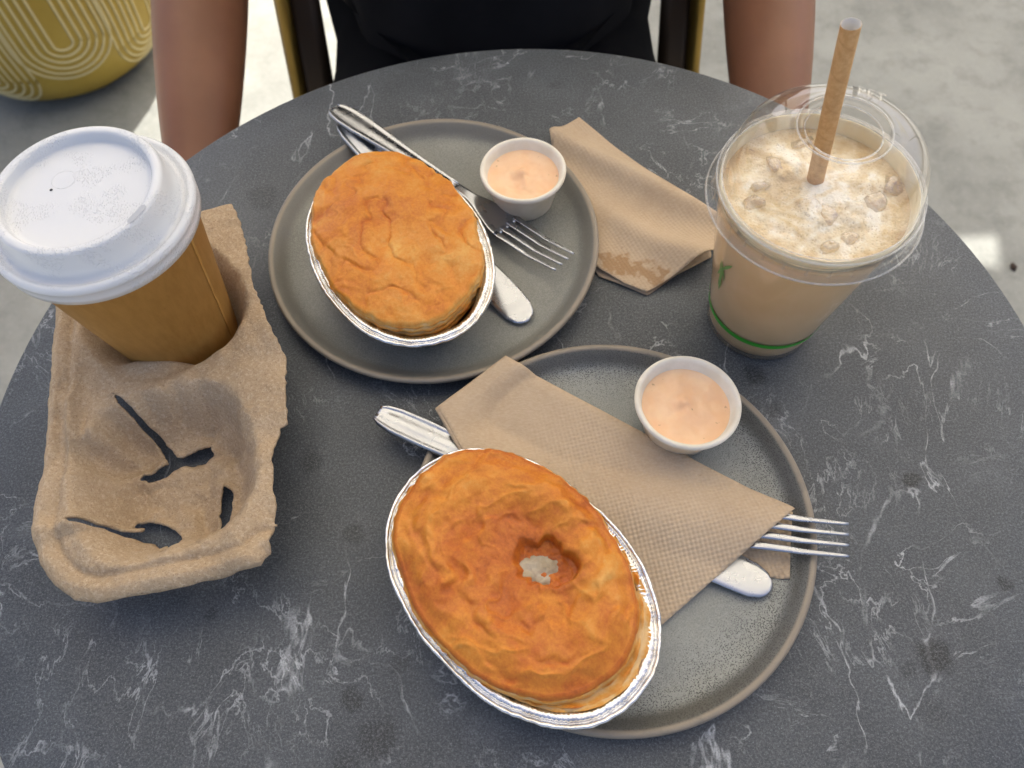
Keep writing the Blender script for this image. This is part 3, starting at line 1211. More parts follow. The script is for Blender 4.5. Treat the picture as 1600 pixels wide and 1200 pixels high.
def nap_obj(name, label, cat, poly, zf, mat, res=.0016, th=.0006, lower=None, jit=0.0):
    P = np.array(poly)
    c = P.mean(0)
    Vv, Ff = sheet(densify(poly, .004, jit, 3), [], zf, res)
    t = thing(name, label, cat, (c[0], c[1], 0))
    Vv = Vv - np.array([c[0], c[1], 0])
    o = obj('top_layer', Vv, Ff, mat, t)
    solidify(o, th, 0)
    return t, c


d_left = np.array([.445, -.895])
lowL = Lc + d_left * .052
poly2 = [tuple(UL), tuple(Lc), tuple(lowL), (.012, .1300), (.034, .0780), tuple(BR + (BR - RR) * .10), tuple(RR)]
MT['nap2'] = mat_napkin('brown_napkin_paper', None, 1.0, 36, True)
nap2, nc2 = nap_obj('paper_napkin', 'brown napkin folded over a knife and fork on the speckled plate', 'napkin', poly2, nap2_z, MT['nap2'])
# folded-under layer: left fold and the corner that shows below the tines
lowpoly = [tuple(un((690, 650), .012)[:2]), tuple(un((735, 700), .012)[:2]), (.020, .1340), tuple(un((1100, 880), .007)[:2]), tuple(un((1206, 902), .007)[:2]),
           tuple(un((1232, 906), .007)[:2]), tuple(un((1238, 800), .010)[:2]), tuple(UL * .06 + RR * .94), tuple(UL * .9 + RR * .1)]


def low_z(X, Y):
    z = nap2_z(X, Y) - .0024
    cut = sstep(.085, .115, X)
    z = z * (1 - cut) + .0064 * cut
    dp = np.hypot(X - P2[0], Y - P2[1])
    wall = .0064 + np.maximum(0, dp - .089) * .75
    return np.maximum(z, np.where(X > .08, wall, z))


Vv, Ff = sheet(densify(lowpoly, .004), [], low_z, .002)
solidify(obj('under_layer', Vv - np.array([nc2[0], nc2[1], 0]), Ff, MT['nap2'], nap2), .0006, 0)
# rolled fold joining both layers along the short left edges
fl = []
for k in range(21):
    u = k / 20
    p = (Lc + (lowL - Lc) * u)
    fl.append(p)
V, F = [], []
for i, p in enumerate(fl):
    zt = float(nap2_z(np.array([p[0]]), np.array([p[1]]))[0])
    for k in range(9):
        a = math.pi * k / 8
        n_ = np.array([-.895, -.445])
        q = p + n_ * .0013 * math.sin(a)
        V.append((q[0] - nc2[0], q[1] - nc2[1], zt - .0013 * (1 - math.cos(a))))
for i in range(20):
    for k in range(8):
        F.append((i * 9 + k, i * 9 + k + 1, (i + 1) * 9 + k + 1, (i + 1) * 9 + k))
solidify(obj('fold', V, F, MT['nap2'], nap2), .0005, 0)

# crumpled napkin between plate and iced drink
q1 = [(905, 181), (960, 228), (1010, 268), (1060, 305), (1128, 356)]
poly1 = [tuple(un(p, .006)[:2]) for p in q1] + [tuple(un((1116, 398), .010)[:2]), tuple(un((1075, 420), .007)[:2]), tuple(un((1010, 455), .004)[:2]), tuple(un((975, 442), .004)[:2]), tuple(un((936, 420), .004)[:2]),
                                                (.0500, .3050), (.0500, .3450), (.0400, .3600), tuple(un((858, 216), .004)[:2])]
wA = un((905, 181), .005)[:2]


def nap1_z(X, Y):
    z = .0042 + 0 * X
    dp = np.hypot(X - P1[0], Y - P1[1])
    free = sstep(.098, .125, dp)
    wr = np.array([fbm(x * 20 + 3, y * 9, 1.1, 3) for x, y in zip(X, Y)])
    a = (X - .06) * .62 + (Y - .35) * .78
    ridge = np.exp(-((a - .028 + .004 * wr) / .010) ** 2) * .0080 + np.exp(-((a + .010) / .010) ** 2) * .0060
    e2 = un((1116, 398), .010)[:2]
    lift = np.exp(-((X - e2[0]) ** 2 + (Y - e2[1]) ** 2) / .026 ** 2) * .0085
    z = z + free * (.0022 * wr + ridge + lift + .0005)
    return np.clip(z, .0032, None)


st = [((un((975, 410), .004)[0], un((975, 410), .004)[1]), .0085, .85), ((un((950, 408), .004)[0], un((950, 408), .004)[1]), .006, .8), ((un((1025, 430), .004)[0], un((1025, 430), .004)[1]), .0075, .8), ((un((1000, 420), .004)[0], un((1000, 420), .004)[1]), .007, .8)]
cen1 = np.array(poly1).mean(0)
MT['nap1'] = mat_napkin('stained_brown_napkin_paper', [((p[0] - cen1[0], p[1] - cen1[1], .004), r, k) for (p, r, k) in st], .5, 20)
nap1, nc1 = nap_obj('paper_napkin', 'crumpled brown napkin with a wet stain between plate and iced drink', 'napkin', poly1, nap1_z, MT['nap1'])
# lower ply
lp = [tuple(un((936, 432), .0012)[:2]), tuple(un((1012, 461), .0012)[:2]), tuple(un((1060, 428), .0012)[:2]), tuple(un((1112, 402), .0012)[:2]), tuple(un((1100, 350), .0012)[:2]),
      tuple(un((920, 200), .0012)[:2]), (.046, .39), (.0500, .345), (.0500, .305)]
Vv, Ff = sheet(densify(lp, .004), [], lambda X, Y: .0012 + .0006 * np.sin(X * 160) * np.sin(Y * 130), .002)
solidify(obj('under_layer', Vv - np.array([nc1[0], nc1[1], 0]), Ff, MT['nap1'], nap1), .0006, 0)

# ------------------------------------------------------------------ pulp cup carrier
HC = (-.1930, .2550)              # hot cup axis
AX = np.array([.156, -.988])      # long axis of the carrier
WC = (HC[0] + AX[0] * .099, HC[1] + AX[1] * .099)
outl = [un(p, .0390)[:2] for p in [(84, 476), (80, 530), (73, 620), (62, 740)]] + [un(p, .0362)[:2] for p in [(53, 815), (53, 845), (61, 882), (84, 915), (115, 936), (152, 943), (250, 926), (340, 904), (413, 886)]] + \
       [un(p, .036)[:2] for p in [(421, 866), (427, 840), (433, 800), (430, 760), (426, 722), (431, 695), (436, 668)]] + [un(p, .037)[:2] for p in [(449, 660), (448, 610), (446, 556), (432, 528), (415, 492), (396, 442), (386, 390), (376, 348), (363, 320)]] + \
       [np.array(p) for p in [(-.1825, .3225), (-.2100, .3230), (-.2380, .3130), (-.2520, .2950)]]
outl = [tuple(p) for p in outl]
zoff = lambda q, z: tuple(un((30 + q[0] / 2.857, 540 + q[1] / 2.857), z)[:2])
holeA = [zoff(q, .011) for q in [(525, 318), (560, 340), (640, 430), (690, 492), (720, 495), (790, 470), (850, 452), (862, 475), (820, 508), (740, 532), (690, 552), (640, 592), (580, 614), (548, 606), (560, 578), (640, 545), (675, 525), (640, 475), (590, 405), (550, 352)]]
holeB = [zoff(q, .015) for q in [(325, 852), (380, 836), (470, 840), (555, 832), (560, 812), (498, 795), (510, 772), (580, 772), (640, 788), (690, 828), (722, 870), (742, 930), (748, 952), (715, 970), (700, 932), (680, 898), (640, 908), (600, 878), (540, 868), (450, 856), (370, 862)]]
holeC = [zoff(q, .014) for q in [(922, 625), (944, 640), (938, 750), (934, 862), (916, 872), (893, 800), (883, 750), (900, 680)]]


def car_z(X, Y):
    n = len(X)
    zt = .0400 + 0 * X
    # gentle sag along the torn side and ripple
    u = (X - HC[0]) * AX[0] + (Y - HC[1]) * AX[1]             # along
    v = (X - HC[0]) * (-AX[1]) + (Y - HC[1]) * AX[0]          # across, + = right
    rip = np.array([fbm(x * 32, y * 32, 2.1, 3) for x, y in zip(X, Y)])
    fine_ = np.array([fbm(x * 120, y * 120, 5.1, 2) for x, y in zip(X, Y)])
    zt = zt - .0035 * sstep(.035, .075, v) + .0022 * rip
    # flutes and dips on the torn flange
    zt = zt + sstep(.045, .06, v) * (.0040 * np.sin((u - .015) * 150) * np.exp(-((u - .0) / .05) ** 2) + .0022 * np.sin(u * 260) * sstep(.08, .1, u))
    # outer flange rolls down
    P = np.array(outl)
    # wells
    z = zt.copy()
    for (cx, cy), fl, rad, k in ((HC, .0052, .0455, 1), (WC, .0060, .0485, 2)):
        dx, dy = X - cx, Y - cy
        d = np.hypot(dx, dy)
        th = np.arctan2(dy, dx)
        r1 = rad + .0016 * np.cos(th * 4 + .5)
        if k == 2:
            # flutes in the wall on the left and a squarer well
            left = np.exp(-((np.angle(np.exp(1j * (th - 2.6)))) / .55) ** 2)
            r1 = r1 + .0030 * np.cos(th * 13) * left
            r1 = r1 * (1 + .06 * np.cos(th * 4 + 2.4))
        r0 = r1 * .58
        w = sstep(r1 * 1.05, r0, d)
        z = z * (1 - w) + fl * w
    # bulging tab in front of the hot cup
    tx, ty = un((232, 572), .036)[:2]
    du, dv = (X - tx) * AX[0] + (Y - ty) * AX[1], (X - tx) * (-AX[1]) + (Y - ty) * AX[0]
    tabm = np.exp(-(du / .013) ** 2 - (dv / .021) ** 4)
    z = np.maximum(z, z * (1 - tabm) + .0385 * tabm)
    # folded flaps inside the front well
    f1 = zoff((640, 640), .010)
    ridge = np.exp(-(((X - f1[0]) / .030) ** 2 + ((Y - f1[1]) / .008) ** 2))
    z = z + .0030 * ridge
    f2 = zoff((700, 420), .012)
    z = z + .0045 * np.exp(-(((X - f2[0]) / .016) ** 2 + ((Y - f2[1]) / .011) ** 2))
    f3 = zoff((560, 930), .014)
    z = z + .0060 * np.exp(-(((X - f3[0]) / .020) ** 2 + ((Y - f3[1]) / .012) ** 2))
    # crumpled facets inside the front well and creases where the walls were pushed
    dwell = np.hypot(X - WC[0], Y - WC[1])
    inw = sstep(.056, .040, dwell)
    cr = np.array([abs(fbm(x * 42 + 2, y * 42 + 6, 1.9, 3)) for x, y in zip(X, Y)])
    z = z + inw * (.0070 * cr - .0014)
    for (q0, wx_, wy_, hh, zz) in (((300, 330), .0035, .020, .0050, .025), ((240, 420), .0030, .018, -.0040, .025), ((360, 420), .0030, .016, -.0030, .02), ((880, 560), .006, .012, .004, .02), ((470, 690), .004, .016, .0035, .012), ((640, 590), .024, .0045, .0045, .010), ((420, 850), .022, .004, .005, .016), ((760, 880), .006, .016, .004, .014), ((1000, 700), .008, .030, .004, .03)):
        c0 = zoff(q0, zz)
        du_, dv_ = (X - c0[0]) * AX[0] + (Y - c0[1]) * AX[1], (X - c0[0]) * (-AX[1]) + (Y - c0[1]) * AX[0]
        z = z + hh * np.exp(-(dv_ / wx_) ** 2 - (du_ / wy_) ** 2)
    z = z + .0009 * rip + .0005 * fine_
    # torn lips stand up along the slits
    hd = np.full(n, 1.0)
    for H_ in (holeA, holeB, holeC):
        for i in range(len(H_)):
            a, b = np.array(H_[i]), np.array(H_[(i + 1) % len(H_)])
            dd = b - a
            t = np.clip(((X - a[0]) * dd[0] + (Y - a[1]) * dd[1]) / (dd @ dd + 1e-12), 0, 1)
            hd = np.minimum(hd, np.hypot(X - a[0] - dd[0] * t, Y - a[1] - dd[1] * t))
    z = z + np.exp(-(hd / .0022) ** 2) * (.0012 + .0022 * fine_)
    # distance to the outer outline (left and near sides) for the rolled flange
    A = np.array(outl)
    out_d = np.full(n, 1.0)
    m = len(A)
    rng = list(range(0, 13)) + [m - 1, m - 2]
    for i in rng:
        a, b = A[i], A[(i + 1) % m]
        dd = b - a
        t = np.clip(((X - a[0]) * dd[0] + (Y - a[1]) * dd[1]) / (dd @ dd + 1e-12), 0, 1)
        out_d = np.minimum(out_d, np.hypot(X - a[0] - dd[0] * t, Y - a[1] - dd[1] * t))
    roll = np.clip(1 - out_d / .0040, 0, 1)
    led = sstep(.021, .011, out_d)
    z = np.maximum(z, (.0335 + .0006 * rip) * led + z * (1 - led))
    z = z - .0022 * np.exp(-((out_d - .0115) / .0016) ** 2) * sstep(.020, .034, z)
    z = z - .0035 * roll ** 2.0 + .0014 * np.exp(-((out_d - .0055) / .0022) ** 2)
    return np.maximum(z, .0034)


outd = round_poly(outl[:13], 0)
carr_poly = densify(outl[:13], .003, .0003, 1, closed=False) + densify([outl[12]] + outl[13:29], .0022, .0007, 2, closed=False) + densify(outl[29:] + [outl[0]], .003, .0003, 5, closed=False)
grow = lambda h, k: [tuple(np.array(h).mean(0) + (np.array(p) - np.array(h).mean(0)) * 1.0 + k * np.array(n)) for p, n in zip(h, outward(h))]


def outward(h):
    P = np.array(h)
    n = len(P)
    area = sum(P[i][0] * P[(i + 1) % n][1] - P[(i + 1) % n][0] * P[i][1] for i in range(n))
    out = []
    for i in range(n):
        d = P[(i + 1) % n] - P[i - 1]
        d = d / (np.hypot(*d) + 1e-12)
        out.append((d[1], -d[0]) if area > 0 else (-d[1], d[0]))
    return out


holeA, holeB, holeC = grow(holeA, .0008), grow(holeB, .0007), grow(holeC, .0006)
hA, hB, hC = (densify(h, .0014, .00045, i) for i, h in enumerate((holeA, holeB, holeC)))
Vv, Ff = sheet(carr_poly, [hA, hB, hC], car_z, .0012)
cc = np.array([-.19, .20, 0])
car = obj('cup_carrier', Vv - cc, Ff, MT['pulp'], None, (cc[0], cc[1], TZ))
solidify(car, .0014, -1)
tag(car, 'torn brown moulded-pulp cup carrier with one empty well', 'cup carrier')

# ------------------------------------------------------------------ hot drink cup
hot = thing('takeaway_cup', 'brown kraft paper coffee cup with white plastic lid in carrier', 'cup', (HC[0], HC[1], .0072))
ch = .1110
prof = [(0, .004), (.0285, .004), (.0290, .0), (.0303, .0), (.0306, .002), (.0448, ch - .002), (.0456, ch - .0015), (.0460, ch), (.0450, ch + .0008), (.0438, ch - .002), (.029, .006), (0, .006)]
V, F = lathe([(r, z) for r, z in prof], 128)
obj('cup_body', V, F, MT['kraft'], hot)
# overlapped seam down the wall
V, F = [], []
ang0 = R(-14)
for i in range(30):
    q = i / 29
    r = .0306 + (.0448 - .0306) * q + .00025
    z = .002 + (ch - .004) * q
    for k in range(4):
        a = ang0 + k * R(.9)
        V.append(((r + (.0 if k == 0 else .00015)) * math.cos(a), (r + (.0 if k == 0 else .00015)) * math.sin(a), z))
for i in range(29):
    for k in range(3):
        F.append((i * 4 + k, i * 4 + k + 1, i * 4 + 5 + k, i * 4 + 4 + k))
solidify(obj('seam', V, F, MT['kraft'], hot), .0003, -1)
lz = ch - .004
lp = [(.0470, lz - .0015), (.0478, lz - .0015), (.0481, lz + .002), (.0476, lz + .0045), (.0484, lz + .0055), (.0487, lz + .0072), (.0480, lz + .0090), (.0466, lz + .0097), (.0450, lz + .0090), (.0440, lz + .0078), (.0428, lz + .0078),
      (.0418, lz + .0090), (.0402, lz + .0150), (.0389, lz + .0212), (.0384, lz + .0226), (.0374, lz + .0231), (.0358, lz + .0231), (.0346, lz + .0229), (.0338, lz + .0218), (.0332, lz + .0186), (.0325, lz + .0178), (.0300, lz + .0176), (.018, lz + .0176), (.008, lz + .0176), (0, lz + .0176)]
V, F = lathe(lp, 144)
lid = obj('lid', V, F, MT['lid'], hot)
solidify(lid, .0007, 1 if False else -1)
# sip slot and vent hole: shadow painted as flat patches; moulded ring
MT['slot'] = mat_plain('slot_shadow', srgb(176, 178, 182), .5)
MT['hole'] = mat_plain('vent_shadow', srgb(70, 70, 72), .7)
sa_ = R(-30)
V, F = [], []
for k in range(17):
    da = (k / 16 - .5) * R(18)
    w = .00135 * math.sqrt(max(0, 1 - (abs(k / 16 - .5) * 2) ** 6)) + .0001
    for s2 in (-1, 1):
        r = .0366 + s2 * w
        a = sa_ + da
        V.append((r * math.cos(a), r * math.sin(a), lz + .0233))
for k in range(16):
    F.append((2 * k, 2 * k + 1, 2 * k + 3, 2 * k + 2))
obj('sip_slot', V, F, MT['slot'], lid, (0, 0, 0))
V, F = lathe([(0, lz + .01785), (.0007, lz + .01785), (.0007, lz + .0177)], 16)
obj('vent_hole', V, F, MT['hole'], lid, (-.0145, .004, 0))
rp = [(.0055 * math.cos(2 * math.pi * k / 32), .0055 * math.sin(2 * math.pi * k / 32), 0) for k in range(33)]
V, F = tube(rp, .00022, 6, False)
obj('moulded_ring', V, F, MT['lid'], lid, (-.010, .010, lz + .01748))
rp = [(.0026 * math.cos(2 * math.pi * k / 24), .0026 * math.sin(2 * math.pi * k / 24), 0) for k in range(25)]
V, F = tube(rp, .00022, 6, False)
obj('moulded_ring', V, F, MT['lid'], lid, (-.0035, .0125, lz + .01748))

# ------------------------------------------------------------------ iced drink
IC = (.1515, .2524)
ice = thing('iced_coffee_cup', 'clear plastic cup of iced milk coffee with domed lid', 'cup', (IC[0], IC[1], 0))
IH = .1130
rw = lambda z: .0312 + (.0465 - .0312) * max(0, (z - .006)) / (IH - .006)
prof = [(0, .0022), (.027, .0022), (.0285, .0004), (.0302, .0004), (.0312, .0025), (.0309, .0045), (.0312, .0062)]
prof += [(rw(z), z) for z in np.linspace(.008, IH - .003, 12)]
prof += [(.0474, IH - .002), (.0480, IH - .0005), (.0474, IH + .0006)]
V, F = lathe(prof, 128)
obj('cup_wall', V, F, MT['clearcup'], ice)
# drink
lev = .1060
prof = [(0, .0035), (.0285, .0035), (.0303, .0046)] + [(rw(z) - .0006, z) for z in np.linspace(.008, lev - .0005, 10)]
V, F = lathe(prof, 96)
drink = obj('milk_coffee', V, F, MT['coffee'], ice)
V, F = [], []
nr, seg = 70, 140
rl = rw(lev) - .0005
for i in range(nr + 1):
    for k in range(seg):
        th = 2 * math.pi * k / seg
        q = i / nr
        x, y = rl * q * math.cos(th), rl * q * math.sin(th)
        hsum = .0016 * fbm(x * 60, y * 60, 2, 4) + .0018 * max(0, fbm(x * 95 + 7, y * 95, 4, 3)) + .0035 * max(0, fbm(x * 38 + 1, y * 38 + 5, 9, 3))
        V.append((x, y, lev + hsum * (1 - q ** 5) + .0016 * q ** 10))
        if i == 0:
            break
for i in range(nr):
    for k in range(seg):
        k2 = (k + 1) % seg
        if i == 0:
            F.append((0, 1 + k, 1 + k2))
        else:
            A = 1 + (i - 1) * seg
            F.append((A + k, A + seg + k, A + seg + k2, A + k2))
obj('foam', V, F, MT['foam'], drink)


def ice_chunk(x, y, z, s, rot, sq):
    bm = bmesh.new()
    bmesh.ops.create_icosphere(bm, subdivisions=3, radius=.62)
    for v in bm.verts:
        q = v.co.copy()
        m_ = max(abs(q.x), abs(q.y), abs(q.z))
        v.co = q.lerp(q * (.55 / m_), .45)
        n = mnoise.noise(q * 1.5 + Vector((x * 300, y * 300, 0))) + .5 * mnoise.noise(q * 3.7 + Vector((y * 300, 3, x * 300)))
        v.co *= 1 + .42 * n
        v.co.x *= s[0]
        v.co.y *= s[1]
        v.co.z *= s[2]
    V = [tuple(v.co) for v in bm.verts]
    bm.verts.ensure_lookup_table()
    bm.verts.index_update()
    F = [tuple(v.index for v in f.verts) for f in bm.faces]
    bm.free()
    o = obj('ice_cube', V, F, MT['ice'], drink, (x, y, z))
    o.rotation_euler = (rot[0], rot[1], rot[2])
    return o


for (px, s, r3) in [((1180, 318), (.010, .007, .006), .2), ((1395, 290), (.011, .009, .007), 1.2), ((1325, 372), (.009, .007, .006), .5), ((1290, 335), (.012, .010, .005), .9),
                    ((1255, 222), (.012, .008, .005), .3), ((1368, 318), (.010, .010, .006), 2.0), ((1210, 255), (.010, .008, .005), 1.6), ((1297, 388), (.008, .006, .006), .1),
                    ((1190, 290), (.012, .005, .005), .35)]:
    p = un(px, lev + .001)
    ice_chunk(p[0] - IC[0], p[1] - IC[1], lev - .0004, (s[0] * .9, s[1] * .85, s[2] * 1.0), (random.uniform(-.35, .35), random.uniform(-.35, .35), r3), 0)

# creamy film left on the wall and lid gutter just above the drink
V, F = lathe([(rl - .0004, lev + .0008), (.0448, lev + .0030), (.0455, lev + .0062), (.0459, lev + .0092), (.0464, lev + .0098), (.0468, lev + .0085), (.0465, lev + .0050), (rw(lev) - .0005, lev - .0006)], 128, lambda a, i, r, z: 0)
V = [(x, y, z + (.0020 * fbm(math.atan2(y, x) * 1.3, 3, 1, 3) if z > lev + .004 else 0) * (1 if z < lev + .0095 else .3)) for x, y, z in V]
obj('milk_film', V, F, MT['film'], drink)
# domed lid
dz = IH
prof = [(.0482, dz - .0080), (.0515, dz - .0082), (.0519, dz - .0074), (.0516, dz - .0066), (.0494, dz - .0058), (.0489, dz - .0010), (.0490, dz + .0022), (.0484, dz + .0036), (.0474, dz + .0040), (.0466, dz + .0034),
        (.0461, dz + .0036), (.0458, dz + .0060), (.0456, dz + .0105), (.0447, dz + .0185), (.0425, dz + .0270), (.0390, dz + .0340), (.0345, dz + .0390), (.0295, dz + .0420), (.0250, dz + .0434), (.0222, dz + .0440),
        (.0212, dz + .0450), (.0200, dz + .0450), (.0195, dz + .0438), (.0184, dz + .0436), (.0172, dz + .0438), (.0167, dz + .0428)]
V, F = lathe(prof, 144)
V = [(x, y, z if z < dz + .0036 else dz + .0036 + (z - dz - .0036) * .80) for x, y, z in V]
dl = obj('dome_lid', V, F, MT['clearlid'], ice)
MT['bead'] = mat_clear('lid_bead_highlight', (.93, .93, .92, 1), .12, (.95, .95, .93, 1), .05, 1.5)  # rolled lip edges, white haze paints in their bright highlight lines
for (rr_, zz_, tr_) in ((.0517, dz - .0074, .00065), (.0486, dz + .0030, .00055), (.0462, dz + .0037, .00045), (.0206, dz + .0367, .00050), (.0168, dz + .0350, .00045)):
    ps = [(rr_ * math.cos(2 * math.pi * k / 120), rr_ * math.sin(2 * math.pi * k / 120), zz_) for k in range(121)]
    V, F = tube(ps, tr_, 8, False)
    obj('bead', V, F, MT['bead'], dl)
# little moulded gussets round the lid skirt
for k in range(30):
    a = 2 * math.pi * k / 30
    V = [(.0492, -.0009, dz - .0050), (.0492, .0009, dz - .0050), (.0493, 0, dz + .0012), (.0503, 0, dz - .0050)]
    F = [(0, 1, 3), (0, 3, 2), (1, 2, 3), (0, 2, 1)]
    obj('gusset', V, F, MT['clearlid'], dl, (0, 0, 0), a, smooth=False)
# moulded letters on the lid crown
fc = bpy.data.curves.new('moulded_letters', 'FONT')
fc.body = 'PET'
fc.size = .0085
fc.extrude = .0003
fc.align_x = 'CENTER'
fc.align_y = 'CENTER'
tmp = bpy.data.objects.new('tmp', fc)
COL.objects.link(tmp)
dg = bpy.context.evaluated_depsgraph_get()
me = bpy.data.meshes.new_from_object(tmp.evaluated_get(dg))
bpy.data.objects.remove(tmp)
me.name = 'moulded_letters'
me.materials.clear()
me.materials.append(MT['clearlid'])
lo = bpy.data.objects.new('moulded_letters', me)
COL.objects.link(lo)
lo.parent = dl
lo.location = (.0175, .0208, dz + .0360)
lo.rotation_euler = (R(-8), R(8), R(-20))

# printed stripe and leaf mark
def print_patch(name, pts, mat, off=.0003):
    V = []
    for (a, z) in pts:
        r = rw(z) + off
        V.append((r * math.cos(a), r * math.sin(a), z))
    return V


V, F = [], []
for k in range(128):
    a = 2 * math.pi * k / 128
    for z in (.0172, .0214):
        r = rw(z) + .0003
        V.append((r * math.cos(a), r * math.sin(a), z))
for k in range(128):
    k2 = (k + 1) % 128
    F.append((2 * k, 2 * k2, 2 * k2 + 1, 2 * k + 1))
obj('green_stripe', V, F, MT['green'], ice)
# leaf mark: a few curved leaf strokes
lm = un((1127, 430), .0)[:2]
la = R(196)
V, F = [], []
for (da, z0, L, tilt, wd) in [(-.03, .050, .022, .35, .0011), (.04, .052, .020, -.35, .0010), (-.08, .058, .014, .6, .0010), (.10, .060, .014, -.5, .0010), (.0, .047, .012, .1, .0008), (.03, .068, .012, .7, .0011)]:
    b0 = len(V)
    for i in range(7):
        q = i / 6
        w = wd * math.sin(math.pi * min(1, q * .95 + .05))
        zz = z0 + L * q
        aa = la + da + tilt * q * .25
        r = rw(zz) + .0003
        for s2 in (-1, 1):
            a = aa + s2 * w / r
            V.append((r * math.cos(a), r * math.sin(a), zz))
    for i in range(6):
        F.append((b0 + 2 * i, b0 + 2 * i + 1, b0 + 2 * i + 3, b0 + 2 * i + 2))
obj('leaf_print', V, F, MT['greenleaf'], ice)

# straw
sA = un((1275, 276), lev + .001)
sB = un((1330, 38), .190)
sA, sB = Vector((sA[0], sA[1], lev + .001)), Vector((sB[0], sB[1], .190))
d = (sB - sA).normalized()
s0 = sA - d * .045
Ls = (sB - s0).length
straw = thing('paper_straw', 'brown paper straw standing in the iced coffee', 'straw', tuple(s0))
straw.rotation_euler = d.to_track_quat('Z', 'Y').to_euler()
V, F = lathe([(.0038, 0), (.0041, 0), (.0041, Ls), (.0038, Ls)], 40)
o = obj('straw_tube', V, F, MT['straw'], straw)
auto_smooth(o)
V, F = lathe([(.0037, .0002), (.0037, Ls - .0001), (.0040, Ls + .0001)], 40)
obj('straw_lining', V, F, MT['strawin'], straw)

# ------------------------------------------------------------------ planter behind
PC = (-.925, 1.515)
planter = thing('planter_pot', 'mustard yellow planter scored with nested arch lines', 'planter', (PC[0], PC[1], -TZ))
pprof = [(0, .0), (.13, .0), (.165, .008), (.195, .03), (.222, .07), (.238, .12), (.245, .19), (.243, .27), (.236, .36), (.232, .42), (.225, .428), (.215, .42), (.213, .36), (0, .36)]
V, F = lathe(pprof, 96)
obj('pot_body', V, F, MT['pot'], planter)
V, F = lathe([(0, .375), (.10, .378), (.212, .37)], 48, lambda a, i, r, z: 0)
obj('soil', V, F, MT['soil'], planter)


def pot_pt(a, z):
    zs = [q[1] for q in pprof[1:10]]
    rs = [q[0] for q in pprof[1:10]]
    r = float(np.interp(z, zs, rs)) + .0006
    return (r * math.cos(a), r * math.sin(a), z)


for ci, (ac, zc) in enumerate([(R(-104), .115), (R(-62), .175), (R(-20), .115), (R(-146), .175), (R(22), .175)]):
    for j in range(6):
        w = (.018 + .0145 * j) / .24
        hz_ = .014 + .0135 * j
        pts = []
        for k in range(8):
            pts.append((ac - w, zc + .20 * (1 - k / 8)))
        for k in range(17):
            a = math.pi + math.pi * k / 16
            pts.append((ac + w * math.cos(a), zc + hz_ * math.sin(a)))
        for k in range(8):
            pts.append((ac + w, zc + .20 * ((k + 1) / 8)))
        pts = [p for p in pts if .012 < p[1] < .40]
        V, F = tube([pot_pt(*p) for p in pts], .0024, 6)
        obj('scored_line', V, F, MT['potline'], planter)

# ------------------------------------------------------------------ chair
CH = thing('bistro_chair', 'brass-coloured metal chair the person in black sits on', 'chair', (0, .80, -TZ))


def ctube(name, pts, r, mat, seg=14):
    V, F = tube(pts, r, seg)
    return obj(name, V, F, mat, CH)


for s2 in (-1, 1):
    x = .2135
    # bundle of parallel tubes: arm post / front leg
    ctube('leg', [(s2 * (x + .045), -.10, 0), (s2 * (x + .022), -.065, .44), (s2 * (x + .002), -.045, .66), (s2 * (x - .002), -.02, .685), (s2 * (x - .004), .06, .69), (s2 * (x - .006), .22, .70)], .0085, MT['gold'])
    ctube('inner_post', [(s2 * (x + .030), -.090, .05), (s2 * (x + .008), -.055, .44), (s2 * (x - .012), -.036, .655), (s2 * (x - .014), .20, .665)], .0050, MT['gold'])
    pan = [(.042, .012, .05, -.098), (.020, -.020, .44, -.062), (.000, -.036, .665, -.042)]
    V, F = [], []
    for (xa, xb, zz, yy) in pan:
        for dx in (xa, (xa * 2 + xb) / 3, (xa + xb * 2) / 3, xb):
            V.append((s2 * (x + dx), yy, zz))
    for i in range(len(pan) - 1):
        for k in range(3):
            F.append((i * 4 + k, i * 4 + k + 1, i * 4 + 5 + k, i * 4 + 4 + k))
    solidify(obj('side_panel', V, F, MT['darkmetal'], CH), .006, 0)
    ctube('inner_post', [(s2 * (x + .006), -.094, .10), (s2 * (x - .010), -.060, .44), (s2 * (x - .020), -.046, .60)], .0022, MT['brownmetal'])
    ctube('back_leg', [(s2 * .19, .27, 0), (s2 * .195, .22, .44), (s2 * .20, .26, .72), (s2 * .195, .30, .88)], .0105, MT['gold'])
V, F = lathe([(0, .425), (.19, .425), (.205, .432), (.205, .442), (.195, .45), (0, .448)], 64)
o = obj('seat', [(v[0], v[1] * 1.0 + .06, v[2]) for v in V], F, MT['darkmetal'], CH)
for zz in (.60, .70, .80, .88):
    ctube('back_rail', [(-.195, .255 + (zz - .6) * .16, zz), (-.10, .285 + (zz - .6) * .16, zz), (0, .295 + (zz - .6) * .16, zz), (.10, .285 + (zz - .6) * .16, zz), (.195, .255 + (zz - .6) * .16, zz)], .007, MT['gold'])
ctube('stretcher', [(-.24, -.075, .25), (.24, -.075, .25)], .006, MT['gold'])

# ------------------------------------------------------------------ person
PER = (0, .80, 0)


def skin_mesh(name, nodes, edges, mat, parent, root=0, sub=2):
    me = bpy.data.meshes.new(name)
    me.from_pydata([n[0] for n in nodes], edges, [])
    o = bpy.data.objects.new(name, me)
    COL.objects.link(o)
    sm = o.modifiers.new('skin', 'SKIN')
    sm.use_smooth_shade = True
    for i, n in enumerate(nodes):
        r = n[1]
        me.skin_vertices[0].data[i].radius = r if isinstance(r, tuple) else (r, r)
        me.skin_vertices[0].data[i].use_root = (i == root)
    ss = o.modifiers.new('subd', 'SUBSURF')
    ss.levels = ss.render_levels = sub
    me.materials.append(mat)
    if parent:
        o.parent = parent
    return o


